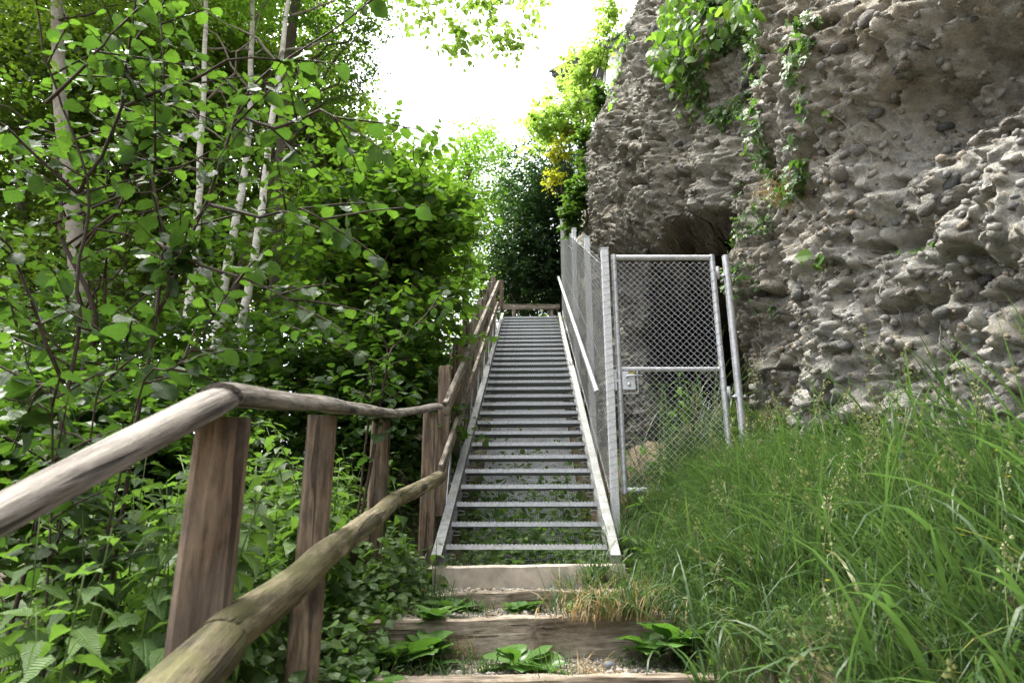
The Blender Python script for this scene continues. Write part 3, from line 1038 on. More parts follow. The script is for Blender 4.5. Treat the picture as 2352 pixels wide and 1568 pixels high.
# mound of sandy spoil behind the gate
u = np.linspace(-1, 1, 60)
UX, UY = np.meshgrid(u * 1.25, u * 1.2)
mx, my = UX + 1.30, UY * .9 + 6.95
mz = ground_h(mx, my) - .10 + .44 * np.exp(-(UX / .62) ** 2 - (UY / .55) ** 2) + .16 * fbm(np.stack([mx, my, 0 * mx], -1), .3, 4, 91)
mi = np.arange(3600).reshape(60, 60)
mound = link('soil_mound', fast_mesh('soil_mound', np.stack([mx, my, mz], -1).reshape(-1, 3),
                                     np.stack([mi[:-1, :-1], mi[:-1, 1:], mi[1:, 1:], mi[1:, :-1]], -1).reshape(-1, 4)), M['sand'])
tag(mound, 'heap of tan sandy soil behind the chain link gate', 'mound', kind='structure')


# ------------------------------------------------------------------ steel staircase
STM = Matrix.Translation((ST_X, ST_Y, ST_Z)) @ Matrix.Rotation(GST, 4, 'Z')
NT = 29
stair = empty('metal_staircase', (ST_X, ST_Y, ST_Z), GST)
tag(stair, 'long galvanised steel staircase with open grating treads climbing the slope', 'staircase')
mb = MB()
HW = 0.60
mb.bar((-HW, .010, -.016), (HW, .010, -.016), .020, .032)                  # nosing bar
for k in range(40):                                                        # serrated lip
    mb.box((-HW + .03 * k + .015, .010, .003), (.018, .020, .008))
tread_me = mb.mesh('tread'); tread_me.materials.append(M['galv'])
mb = MB()
mb.bar((-HW, .268, -.018), (HW, .268, -.018), .006, .030)
for k in range(1, 8):
    mb.bar((-HW, .02 + k * .031, -.018), (HW, .02 + k * .031, -.018), .003, .028)
for k in range(31):
    x = -HW + .02 + k * (2 * HW - .04) / 30
    mb.box((x, .14, -.008), (.005, .25, .006))
mb.box((-HW + .004, .14, -.030), (.006, .25, .062)); mb.box((HW - .004, .14, -.030), (.006, .25, .062))
grate_me = mb.mesh('grating'); grate_me.materials.append(M['grating'])
mbk = MB()                                                                 # bolted clip under a tread end
mbk.tube([(0, .05, -.065), (.055, .05, -.07), (.06, .05, -.095), (0, .05, -.10)], .005, 6)
clip_me = mbk.mesh('clip'); clip_me.materials.append(M['galv_dark'])
for i in range(NT):
    t = link('tread', tread_me, None, stair, Matrix.Translation((0, i * GO, i * RI)))
    link('grating', grate_me, None, t)
    if i < 18:
        link('clip', clip_me, None, t, Matrix.Translation((-HW + .008, 0, 0)))
        link('clip', clip_me, None, t, Matrix.Translation((HW - .008, 0, 0)) @ Matrix.Diagonal((-1, 1, 1, 1)))


def stringer(side, y0, y1, name, mat, w=.075, lift=.0, xoff=.0):
    """steel channel following the pitch: web outside, flanges turned in over the tread ends"""
    th, hh = .008, .20
    ca = math.atan(SLOPE); c_, s_ = math.cos(ca), math.sin(ca)
    mb = MB()
    xo = side * (HW + w + xoff); xi = side * (HW + .004 + xoff)
    def pt(y, up):                       # up is measured square to the pitch
        return (y - up * s_, y * SLOPE + up * c_)
    def prism(xa, xb, ua, ub):
        V = []
        for y in (y0, y1):
            for (x, u_) in ((xa, ua), (xb, ua), (xb, ub), (xa, ub)):
                yy, z_ = pt(y, u_ + lift)
                V.append((x, yy, z_))
        mb.add(V, [(0, 1, 2, 3), (7, 6, 5, 4), (0, 4, 5, 1), (1, 5, 6, 2), (2, 6, 7, 3), (3, 7, 4, 0)])
    prism(xo - side * th, xo, .045 - hh, .045)
    prism(xi, xo - side * (th + .0005), .037, .045)
    prism(xi, xo - side * (th + .0005), .045 - hh, .053 - hh)
    return mb.build(name, mat, stair)


for side in (-1, 1):
    s1 = stringer(side, -.20, 15.2 * GO, 'stringer', M['galv_dirty'], .075)
    s2 = stringer(side, 15.0 * GO, (NT - .35) * GO, 'stringer', M['galv_dirty'], .062, .010)
    y = 15.1 * GO
    mb = MB()
    for (a_, b_) in ((-.05, .02), (-.05, .06), (.05, .02), (.05, .06)):
        mb.tube([(side * (HW + b_), y + a_, (y + a_) * SLOPE + .070), (side * (HW + b_), y + a_ - .012, (y + a_) * SLOPE + .084)], .009, 6)
    mb.build('bolt', M['galv_dark'], s1)
# sloping grating that closes the underside
mb = MB()
y0, y1, dz = .35, 27 * GO, -.50
for k in range(56):
    x = -.50 + k * 1.0 / 55
    mb.bar((x, y0, y0 * SLOPE + dz), (x, y1, y1 * SLOPE + dz), .004, .022)
for k in range(330):
    y = y0 + (y1 - y0) * k / 329
    mb.bar((-.5, y, y * SLOPE + dz + .012), (.5, y, y * SLOPE + dz + .012), .012, .006)
u_g = mb.build('underside_grating', M['galv'], stair)
mb = MB()
mb.box((0, (NT - 1) * GO + .85, (NT - 1) * RI - .03), (1.40, 1.10, .05))
mb.build('landing', M['galv'], stair)

# ------------------------------------------------------------------ beams with their own axis
def axis_matrix(p0, p1, up=(0, 0, 1)):
    p0, p1 = Vector(p0), Vector(p1)
    x = (p1 - p0).normalized()
    y = Vector(up).cross(x)
    if y.length < 1e-4: y = Vector((0, 1, 0)).cross(x)
    y.normalize()
    z = x.cross(y)
    return Matrix(((x.x, y.x, z.x, p0.x), (x.y, y.y, z.y, p0.y), (x.z, y.z, z.z, p0.z), (0, 0, 0, 1)))


def log_mesh(name, L, ry, rz, half=False, seed=0, taper=.0, sides=18, ends=.5):
    """log along local X; half = flat underside"""
    n = max(10, int(L / .06))
    V = []
    for i in range(n + 1):
        t = i / n
        x = t * L
        k = 1 - taper * t
        e = 1.0
        if x < .015: e = .90
        if L - x < .015: e = .90
        wy = .010 * float(vnoise(np.array([[x, seed, 0]]), .55, seed)[0]); wz = .008 * float(vnoise(np.array([[x, seed, 9]]), .5, seed)[0])
        for q in range(sides):
            a_ = 2 * math.pi * q / sides
            cy, cz = math.cos(a_), math.sin(a_)
            if half and cz < -.25: cz = -.25 - (abs(cz) - .25) * .12
            rr = 1 + .035 * float(vnoise(np.array([[x * 1.2, cy * .8, cz * .8 + seed]]), .5, seed)[0]) + .02 * float(vnoise(np.array([[x * 4, cy * 1.5, cz * 1.5]]), .5, seed + 7)[0])
            V.append((x, cy * ry * rr * k * e + wy, cz * rz * rr * k * e + wz))
    F = []
    for i in range(n):
        for q in range(sides):
            q2 = (q + 1) % sides
            F.append((i * sides + q, i * sides + q2, (i + 1) * sides + q2, (i + 1) * sides + q))
    F.append(tuple(reversed(range(sides)))); F.append(tuple(n * sides + q for q in range(sides)))
    mb = MB(); mb.add(V, F)
    me = mb.mesh(name, True); smooth_by_angle(me, 50)
    return me


def place_axis(name, me, p0, p1, mat, root, up=(0, 0, 1)):
    return link(name, me, mat, root, root.matrix_basis.inverted() @ axis_matrix(p0, p1, up))


def plank_mesh(name, L, wy, wz, bevel=.006):
    mb = MB(); mb.box((L / 2, 0, 0), (L, wy, wz))
    return mb.mesh(name, False, bevel)


# ------------------------------------------------------------------ log fence beside the path
lf = empty('log_fence', (-.75, 3.0, float(ground_h(-.75, 3.0))))
tag(lf, 'weathered round log fence with thick posts along the path', 'fence')
bpy.context.view_layer.update()
J1, J2, J3, J4 = at(520, 928, 1.72), at(745, 940, 3.02), at(893, 954, 4.75), at(1006, 938, 5.82)
E0 = at(0, 1205, 1.345)
E1 = J1 + (E0 - J1) * 2.3
place_axis('top_rail', log_mesh('top_rail', (E1 - J1).length, .066, .052, True, 1), E1, J1 + (J1 - E1).normalized() * .02, M['log_grey'], lf)
Jm = at(905, 953, 4.80)
d_ = (Jm - J1).normalized()
place_axis('top_rail', log_mesh('top_rail', (Jm - J1).length + .05, .066, .046, True, 2), J1 - d_ * .035 + Vector((0, 0, .012)), Jm, M['log_grey'], lf)
place_axis('top_rail', log_mesh('top_rail', (J4 - Jm).length + .03, .055, .044, True, 3), Jm - (J4 - Jm).normalized() * .02 + Vector((0, 0, .002)), J4, M['log_grey'], lf)
L0, L1, L2, L3 = at(330, 1660, 1.22), at(500, 1478, 1.66), at(903, 1150, 4.72), at(1012, 1092, 5.80)
place_axis('lower_rail', log_mesh('lower_rail', (L1 - L0).length + .03, .057, .057, False, 4), L0, L1, M['log_moss'], lf)
place_axis('lower_rail', log_mesh('lower_rail', (L2 - L1).length + .03, .054, .054, False, 5), L1, L2, M['log_moss'], lf)
place_axis('lower_rail', log_mesh('lower_rail', (L3 - L2).length, .056, .056, False, 6), L2, L3, M['log_moss'], lf)


def fence_post(top, w, seed, yaw=0.0, back=.07):
    x, y, z = top
    base = Vector((x, y, float(ground_h(x, y)) - .15))
    topv = Vector((x, y, z - .03))
    L = (topv - base).length
    n, V = 14, []
    prof = []
    for q in range(13):                                    # rounded back, flat sawn face
        a_ = math.pi * q / 12
        prof.append((math.cos(a_) * w / 2, .035 + math.sin(a_) * w * .36))
    prof += [(-w / 2, -.035), (-w / 2 + .014, -.047), (w / 2 - .014, -.047), (w / 2, -.035)]
    for i in range(n + 1):
        t = i / n
        k = 1 + .06 * (1 - t) * .5 + .02 * float(vnoise(np.array([[t * 5, seed, 0]]), 1, seed)[0])
        for (a_, b_) in prof:
            V.append((t * L, a_ * k, -b_ * k))
    m_ = len(prof); F = []
    for i in range(n):
        for q in range(m_):
            q2 = (q + 1) % m_
            F.append((i * m_ + q, i * m_ + q2, (i + 1) * m_ + q2, (i + 1) * m_ + q))
    F.append(tuple(reversed(range(m_)))); F.append(tuple(n * m_ + q for q in range(m_)))
    mb = MB(); mb.add(V, F)
    me = mb.mesh('post', True); smooth_by_angle(me, 35)
    # local z -> towards the path/camera side
    up = Vector((math.sin(yaw), -math.cos(yaw), 0))
    place_axis('post', me, base, topv, M['post_wood'], lf, up)


for (pp, w, yaw, sd) in ((J1 + Vector((-.02, .05, 0)), .132, .35, 1), (J2 + Vector((-.01, .02, 0)), .128, .25, 2), (at(877, 955, 4.76), .128, .15, 3), (at(990, 942, 5.86), .128, .1, 4)):
    fence_post(pp, w, sd, yaw)

# ------------------------------------------------------------------ sawn timber railing of the stair
def sl(x, y, h):
    """point at height h over the nosing line, stair coordinates -> world"""
    return STM @ Vector((x, y, y * SLOPE + h))


wr = empty('wooden_stair_railing', sl(-.76, 1.0, 0))
tag(wr, 'brown sawn timber handrail with stepped posts bolted along the steel stair', 'railing')
bpy.context.view_layer.update()
# top rail in lengths, lower rail
ys = [.52, 4.30, 8.65]
for k in range(2):
    a_, b_ = sl(-.70, ys[k], .855), sl(-.70, ys[k + 1] - .004, .855)
    place_axis('handrail', plank_mesh('handrail', (b_ - a_).length, .048, .135), a_, b_, M['rail_wood'], wr)
for (ya, yb) in ((.42, 4.8), (4.804, 8.7)):
    a_, b_ = sl(-.712, ya, .36), sl(-.712, yb, .36)
    place_axis('middle_rail', plank_mesh('middle_rail', (b_ - a_).length, .04, .125), a_, b_, M['rail_wood'], wr)
for k, Yp in enumerate((6.42, 7.45, 8.5, 9.5, 10.55, 11.6, 12.65, 13.7)):
    y = (Yp - ST_Y) / math.cos(GST)
    top = sl(-.795, y, 1.07)
    base = sl(-.795, y, -.35)
    me = plank_mesh('post', (top - base).length, .115, .09, .008)
    place_axis('post', me, base, top, M['post_wood'] if k < 2 else M['rail_wood'], wr, (0, 1, 0))
    mb = MB()                                             # steel plate joining post and stringer
    V = []
    for x in (-.724, -.732):
        for (dy, dz_) in ((-.16, -.24), (.09, -.24), (.09, .30), (.05, .30)):
            V.append(STM @ Vector((x, y + dy, y * SLOPE + dz_)) - wr.location)
    mb.add(V, [(0, 1, 2, 3), (7, 6, 5, 4), (0, 4, 5, 1), (1, 5, 6, 2), (2, 6, 7, 3), (3, 7, 4, 0)])
    br = mb.build('bracket', M['galv'], wr)
    mb = MB()
    for (dy, dz_) in ((-.08, -.17), (.05, -.05)):
        c_ = STM @ Vector((-.722, y + dy, y * SLOPE + dz_)) - wr.location
        mb.tube([c_ + Vector((-.004, 0, 0)), c_ + Vector((.014, 0, 0))], .014, 8)
    mb.build('bolt', M['white_post'], br)
# corner post and rail across the landing
lb = empty('landing_barrier', at(1218, 725, 15.5))
tag(lb, 'low dark timber barrier closing the top landing of the stair', 'barrier')
bpy.context.view_layer.update()
a_, b_ = at(1150, 704, 15.55), at(1286, 705, 15.50)
place_axis('rail', plank_mesh('rail', (b_ - a_).length, .05, .125), a_, b_, M['rail_wood'], lb)
for px in (1181, 1266):
    t_ = at(px, 706, 15.60); bt = Vector((t_.x, t_.y, t_.z - .95))
    place_axis('post', plank_mesh('post', .95, .11, .10), bt, t_, M['rail_wood'], lb, (0, 1, 0))
    mb = MB(); c_ = at(px, 704, 15.52) - lb.location
    mb.tube([c_, c_ + Vector((0, -.02, 0))], .018, 8); mb.build('bolt', M['white_post'], lb)
t_ = at(1152, 645, 14.75); bt = Vector((t_.x, t_.y, 6.2))
place_axis('corner_post', plank_mesh('corner_post', (t_ - bt).length, .09, .09), bt, t_, M['post_wood'], lb, (0, 1, 0))

# ------------------------------------------------------------------ chain link fence along the stair
FX = .705                                                  # beside the stair, stair coordinates


def zig(mb, cols, rows, place, r=.0017, sides=4, step=.025):
    """interlocked zigzag wires; place(u, v, out) -> point"""
    for c_ in range(cols):
        for half in (0, 1):
            pass
        path = []
        for k in range(rows + 1):
            s_ = 1 if (k + c_) % 2 else -1
            path.append(place(c_ * step + (step * .52) * s_, k * step, .0022 * (1 if (k % 2) else -1)))
        mb.tube(path, r, sides, False)


clf = empty('chain_link_fence', sl(FX, .7, 0))
tag(clf, 'tall sloping chain link fence with square zinc posts along the stair', 'fence')
ILF = Matrix.Translation(-clf.location)
yA = (6.0 - ST_Y) / math.cos(GST)
FH0, FH1 = .07, 2.22
posts_y = [yA, yA + 1.9, yA + 4.35, yA + 8.55]
for k, y in enumerate(posts_y):
    p0, p1 = sl(FX + .045, y, -.45), sl(FX + .045, y, FH1 + .10)
    mb = MB(); mb.bar(ILF @ p0, ILF @ p1, .07, .07, (0, 1, 0))
    po = mb.build('post', M['white_post'], clf, False, .004)
    mb = MB(); mb.box(ILF @ (p1 + Vector((0, 0, .006))), (.078, .078, .010)); mb.build('post_cap', M['galv'], po)
mb = MB()
Lf = posts_y[-1] - yA
zig(mb, int(Lf / .028), int((FH1 - FH0) / .028), lambda u, v, o_: ILF @ sl(FX + o_, yA + u, FH0 + v), .0012, 3, .028)
o = mb.build('wire_mesh', M['wire'], clf, True); o['kind'] = 'stuff'
mb = MB()
for h in (FH0, 1.15, FH1):
    mb.tube([ILF @ sl(FX + .004, yA - .03, h), ILF @ sl(FX + .004, posts_y[-1] + .03, h)], .003, 5)
for k in range(34):                                       # ties round the near post
    h = .1 + k * .065
    c0 = ILF @ sl(FX + .045, yA, h)
    pts = [c0 + Vector((sx * .038, sy * .038, .012 * sx)) for (sx, sy) in ((-1, 1), (-1, -1), (1, -1), (1, 1), (-1, 1))]
    mb.tube(pts, .0016, 4, False)
mb.build('tension_wire', M['galv_dark'], clf, True)
# steel tube handrail carried by the fence
hr = empty('steel_handrail', sl(FX - .045, .9, .9))
tag(hr, 'straight galvanised tube handrail fixed to the chain link fence', 'handrail')
bpy.context.view_layer.update()
p0, p1 = sl(.655, .92, .86), sl(.655, 9.6, .86)
def tube_mesh(name, L, r, sides=16, wall=True):
    mb = MB(); n = 2
    mb.tube([(0, 0, 0), (.004, 0, 0), (L - .004, 0, 0), (L, 0, 0)], [r * .93, r, r, r * .93], sides)
    me = mb.mesh(name, True); smooth_by_angle(me, 35)
    return me
tb = place_axis('tube', tube_mesh('tube', (p1 - p0).length, .030), p0, p1, M['galv_rail'], hr)
for y in (1.0, yA + 1.9, yA + 4.35, yA + 8.5):
    mb = MB()
    a_, b_ = sl(.655, y, .825), sl(FX + .03, y, .78)
    mb.tube([Vector(p) - hr.location for p in (a_, sl(.665, y, .78), b_)], .008, 6)
    mb.build('bracket', M['galv'], hr, True)

# ------------------------------------------------------------------ gate
GY = 6.02
gTL, gBL, gTR = at(1411, 592, GY), at(1433, 1126, GY), at(1635, 595, GY)
gx0, gx1, gz0, gz1 = (gTL.x + gBL.x) / 2, gTR.x, gBL.z, gTL.z
gzm = at(1500, 848, GY).z
gate = empty('chain_link_gate', (gx0, GY, gz0))
tag(gate, 'galvanised tube gate with diamond wire mesh and boxed lock before the hollow', 'gate')
W_, H_, Hm = gx1 - gx0, gz1 - gz0, gzm - gz0
R_ = .027
def gpart(name, pts, r, mat=M['galv'], parent=gate, sides=14):
    mb = MB(); mb.tube(pts, r, sides)
    me = mb.mesh(name, True); smooth_by_angle(me, 35)
    return link(name, me, mat, parent)
gpart('frame_upright', [(0, 0, -R_), (0, 0, H_ + R_)], R_)
gpart('frame_upright', [(W_, 0, -R_), (W_, 0, H_ + R_)], R_)
gpart('frame_rail', [(R_ * .8, 0, H_), (W_ - R_ * .8, 0, H_)], R_)
gpart('frame_rail', [(R_ * .8, 0, 0), (W_ - R_ * .8, 0, 0)], R_ * .98)
gpart('frame_rail', [(R_ * .8, 0, Hm), (W_ - R_ * .8, 0, Hm)], R_ * .8)
mb = MB()
zig(mb, int((W_ - .05) / .030), int((H_ - .05) / .030), lambda u, v, o_: Vector((.03 + u + .012, -.03 + o_, .02 + v)), .0019, 5, .030)
o = mb.build('wire_mesh', M['wire'], gate, True); o['kind'] = 'stuff'
mb = MB()
for k in range(21):
    for x in (0, W_):
        z_ = .05 + k * .105
        if z_ > H_: continue
        mb.tube([(x + math.cos(a_) * (R_ + .0015), math.sin(a_) * (R_ + .0015), z_ + .01 * math.cos(a_)) for a_ in np.linspace(0, 2 * math.pi, 13)], .0018, 4, False)
mb.build('tie_wire', M['galv_dark'], gate, True)
# lock case with lever, cylinder, keeper and guard loop
PXM = GY / (CP + .05 * SP) / FPX
lx0, lx1 = .018, .018 + 29 * PXM
lz1, lz0 = Hm - 9 * PXM, Hm - 52 * PXM
mb = MB(); mb.box(((lx0 + lx1) / 2, -.048, (lz0 + lz1) / 2), (lx1 - lx0, .045, lz1 - lz0))
case = mb.build('lock_case', M['galv'], gate, False, .004)
mb = MB(); hx, hz = lx0 + .040, lz1 - .052
mb.tube([(hx, -.07, hz), (hx, -.105, hz)], .011, 10); mb.tube([(hx, -.105, hz), (hx + .02, -.112, hz + .004), (hx + .13, -.112, hz)], .0095, 10)
mb.build('lever', M['galv'], case, True)
mb = MB(); mb.tube([(hx + .015, -.068, lz0 + .048), (hx + .015, -.085, lz0 + .048)], .016, 14); mb.build('cylinder', M['white_post'], case, True)
mb = MB(); mb.box((lx1 - .032, -.0722, lz1 - .013), (.052, .0016, .022)); stk = mb.build('sticker', M['black'], case)
fc = bpy.data.curves.new('sticker_text', 'FONT'); fc.body = 'Kust'; fc.size = .021; fc.align_x = 'CENTER'; fc.align_y = 'CENTER'; fc.extrude = .0004; fc.offset = .0006
ft = bpy.data.objects.new('lettering', fc); COL.objects.link(ft)
bpy.context.view_layer.update()
fm = bpy.data.meshes.new_from_object(ft.evaluated_get(bpy.context.evaluated_depsgraph_get()))
bpy.data.objects.remove(ft)
fm.materials.clear()
link('lettering', fm, M['yellow_print'], stk, Matrix.Translation((lx1 - .032, -.0738, lz1 - .013)) @ Matrix.Rotation(math.pi / 2, 4, 'X'))
mb = MB(); mb.tube([(lx1 + .03, -.012, Hm - .01), (lx1 + .03, -.012, lz0 - .012), (lx1 + .024, -.012, lz0 - .022), (.02, -.012, lz0 - .022)], .007, 8)
mb.build('guard_loop', M['galv'], gate, True)
mb = MB(); mb.box((-.052, -.02, (lz0 + lz1) / 2 + .012), (.046, .05, .19)); mb.box((-.03, -.02, (lz0 + lz1) / 2 + .01), (.05, .014, .03))
kp = mb.build('keeper', M['white_post'], clf, False, .003)
kp.location = Vector(gate.location) - Vector(clf.location)
# hinge post
hp0 = at(1664, 590, GY + .02)
hpx = hp0.x + .01
post = empty('gate_post', (hpx, GY + .02, float(ground_h(hpx, GY)) - .1))
tag(post, 'round galvanised post that carries the gate hinges beside the rock', 'post')
Hh = hp0.z - post.location.z
gpart('tube', [(0, 0, 0), (0, 0, Hh)], .033, M['galv'], post, 16)
gpart('cap', [(0, 0, Hh + .001), (0, 0, Hh + .008), (0, 0, Hh + .016)], [.0345, .0345, .02], M['galv'], post, 16)
for zz_ in (Hh - .20, .55):
    dx = gx1 - hpx
    mb = MB()
    mb.tube([(.07, -.01, zz_), (dx + .045, -.01, zz_)], .010, 8)
    mb.box((dx + .048, -.012, zz_ + .03), (.022, .04, .12))
    mb.tube([(-.05, -.01, zz_), (-.036, -.01, zz_)], .019, 6); mb.tube([(.04, -.01, zz_), (.052, -.01, zz_)], .019, 6)
    mb.build('hinge', M['galv'], post, True)

# ------------------------------------------------------------------ trees and shrubs
def leaf_obj_mesh(kind, mat, seed=0):
    V, F = TPL[kind]
    r = np.random.default_rng(seed)
    V = V.copy()
    V[:, 2] += .05 * np.sin(V[:, 1] * r.uniform(3, 6) + r.uniform(0, 6)) * (V[:, 0] + .2) + r.uniform(-.1, .08) * V[:, 1] ** 2
    V[:, 0] *= r.uniform(.82, 1.12)
    V[:, 2] += r.uniform(-.25, .35) * np.abs(V[:, 0]) + r.uniform(-.35, .05) * V[:, 1] ** 2 + r.uniform(-.25, .25) * V[:, 0] * V[:, 1]
    V[:, 0] += r.uniform(-.12, .12) * V[:, 1] ** 2
    me = fast_mesh('leaf', V, F, True)
    me.materials.append(mat)
    return me


LEAF_MESH = {'hazel': [leaf_obj_mesh('hazel', M['hazel'], k) for k in range(9)],
             'nettle': [leaf_obj_mesh('nettle', M['nettle'], k) for k in range(4)],
             'plantain': [leaf_obj_mesh('plantain', M['plantain'], k) for k in range(4)]}


def leaf_objects(root, kind, pos, axis, nrm, size, r, cap=300):
    R = leaf_frames(axis, nrm)
    inv = root.matrix_basis.inverted()
    for q in range(min(cap, len(pos))):
        A = np.eye(4); A[:3, :3] = R[q] * size[q]; A[:3, 3] = pos[q]
        link('leaf', LEAF_MESH[kind][r.integers(len(LEAF_MESH[kind]))], None, root, inv @ Matrix(A.tolist()))


def seen_order(pos, size):
    px, py, d = project(pos)
    inside = (px > -30) & (px < 2382) & (py > -30) & (py < 1600) & (d > .3)
    return np.argsort(-np.where(inside, size / np.maximum(d, .3), -1)), inside


def stems_to_twigs(paths, r, per_m, tw_len, tilt=.25, start=.25):
    """side twigs along stem polylines -> arrays P, D, L"""
    P, D, L = [], [], []
    for pth in paths:
        seg_ = np.diff(pth, axis=0)
        ln = np.linalg.norm(seg_, axis=1)
        tot = ln.sum()
        for q in range(int(tot * per_m)):
            s_ = (start + (1 - start) * r.uniform()) * tot
            k = min(np.searchsorted(np.cumsum(ln), s_), len(seg_) - 1)
            p_ = pth[k] + seg_[k] * r.uniform()
            ax = seg_[k] / ln[k]
            d_ = norm(r.normal(0, 1, 3)); d_ = d_ - ax * d_.dot(ax); d_ = norm(d_ + ax * .55)
            d_[2] = d_[2] * .45 + tilt * .4
            P.append(p_); D.append(norm(d_)); L.append(tw_len * r.uniform(.5, 1.25))
        d_ = norm(seg_[-1]); P.append(pth[-1]); D.append(d_); L.append(tw_len * .7)
    return np.array(P), np.array(D), np.array(L)


def shrub(name, base, stems, label, cat, mat_mass, kind='mid', leaf=.09, per_m=5.0, tw=.45, nl=8, seed=1, bark='twig', radii=(.014, .004), objs=0, group=None, tilt=.25, droop=.35, start=.25, extra=None, jit=.35):
    """several bent stems with leafy side twigs; stems = list of control polylines in world space"""
    r = np.random.default_rng(seed)
    root = empty(name, base); tag(root, label, cat, group)
    paths = []
    for st in stems:
        st = np.array([tuple(p) for p in st], float)
        n = max(8, int(np.linalg.norm(np.diff(st, axis=0), axis=1).sum() / .12))
        c_, _ = catmull(np.asarray(st), max(2, n // (len(st) - 1)))
        c_ = np.vstack([c_, st[-1]])
        c_ = c_ + .012 * np.cumsum(r.normal(0, 1, c_.shape), axis=0) / 2
        paths.append(c_)
    P, D, L = stems_to_twigs(paths, r, per_m, tw, tilt, start)
    if extra is not None:
        P = np.vstack([P, extra[0]]); D = np.vstack([D, extra[1]]); L = np.r_[L, extra[2]]
    for c_ in paths:
        mb = MB(); n = len(c_)
        mb.tube(c_ - np.array(base), [radii[0] + (radii[1] - radii[0]) * k / (n - 1) for k in range(n)], 7)
        mb.build('stem', M[bark], root, True)
    mb = MB()
    for p_, d_, l_ in zip(P, D, L):
        mb.tube([p_ - np.array(base), p_ + d_ * l_ * .5 + np.array([0, 0, .01]) - np.array(base), p_ + d_ * l_ - np.array(base)], [.006, .0045, .002], 4, False)
    o_ = mb.build('twig', M[bark], root, True); o_['kind'] = 'stuff'
    pos, ax, nm, sz = twig_leaves(P, D, L, nl, leaf, r, droop, jit)
    od, ins = seen_order(pos, sz)
    pos, ax, nm, sz = pos[od], ax[od], nm[od], sz[od]
    if objs:
        leaf_objects(root, 'hazel', pos, ax, nm, sz, r, objs)
    if len(pos) > objs:
        k = kind
        me = leaves_mesh('crown', k, pos[objs:] - np.array(base), ax[objs:], nm[objs:], sz[objs:])
        o_ = link('crown', me, M[mat_mass], root); o_['kind'] = 'stuff'
    return root


def tree(name, base, top, trunk_r, crowns, label, mat_mass, ntw, leaf=.1, kind='far', bark='bark', seed=1, cat='tree', group=None, nl=9, tw=.55, limbs=9, clump=-.15, droop=.3, jit=.45, shell=.45, bend=.35, lean_pts=None):
    """trunk with limbs reaching into one or more leafy masses; crowns = [(centre, radii)]"""
    r = np.random.default_rng(seed)
    root = empty(name, base); tag(root, label, cat, group)
    B = np.array(base, float)
    pth = wiggle_path(base, top, 16, bend, r) if lean_pts is None else np.vstack([catmull(np.array([tuple(p) for p in lean_pts], float), 8)[0], lean_pts[-1]])
    n = len(pth)
    mb = MB(); mb.tube(pth - B, [trunk_r * (1 - .78 * k / (n - 1)) + .006 for k in range(n)], 12)
    mb.build('trunk', M[bark], root, True)
    mbl = MB()
    vol = np.array([c_[1][0] * c_[1][1] * c_[1][2] for c_ in crowns]) ** .8; vol = vol / vol.sum()
    PP, DD = [], []
    for (c_, rad), w in zip(crowns, vol):
        m_ = max(20, int(ntw * w))
        p_ = ellipsoid_points(m_, c_, rad, r, shell, clump if min(rad) > 1.0 else 0, .9, seed)
        q = norm((p_ - np.array(c_)) / np.array(rad))
        d_ = q * .8 + r.normal(0, .55, q.shape); d_[:, 2] *= .55
        PP.append(p_); DD.append(norm(d_))
        for k in range(max(2, int(limbs * w + .5)) if limbs else 0):
            e_ = ellipsoid_points(1, c_, np.array(rad) * .85, r, .5)[0]
            zc = np.clip(e_[2] - r.uniform(.4, 1.6), pth[2, 2], pth[-2, 2])
            s0 = pth[np.argmin(np.abs(pth[:, 2] - zc))]
            lp = wiggle_path(s0, e_, 9, .25, r, .12)
            mbl.tube(lp - B, [trunk_r * .30 * (1 - .85 * q_ / 8) + .004 for q_ in range(9)], 6)
    if limbs:
        o_ = mbl.build('limb', M[bark], root, True); o_['kind'] = 'stuff'
    P, D = np.concatenate(PP), np.concatenate(DD)
    L = tw * r.uniform(.6, 1.3, len(P))
    pos, ax, nm, sz = twig_leaves(P - D * L[:, None] * .5, D, L, nl, leaf, r, droop, jit)
    px, py, d = project(pos)
    o_ = link('crown', leaves_mesh('crown', kind, pos - B, ax, nm, sz), M[mat_mass], root)
    o_['kind'] = 'stuff'
    return root


def gpt(px, Y, py=900):
    p_ = at(px, py, Y)
    return (p_.x, Y, float(ground_h(p_.x, Y)))


def cp(px, py, Y, rx, rz, ry=None):
    p_ = at(px, py, Y)
    return ((p_.x, p_.y, p_.z), (rx, ry or rx, rz))


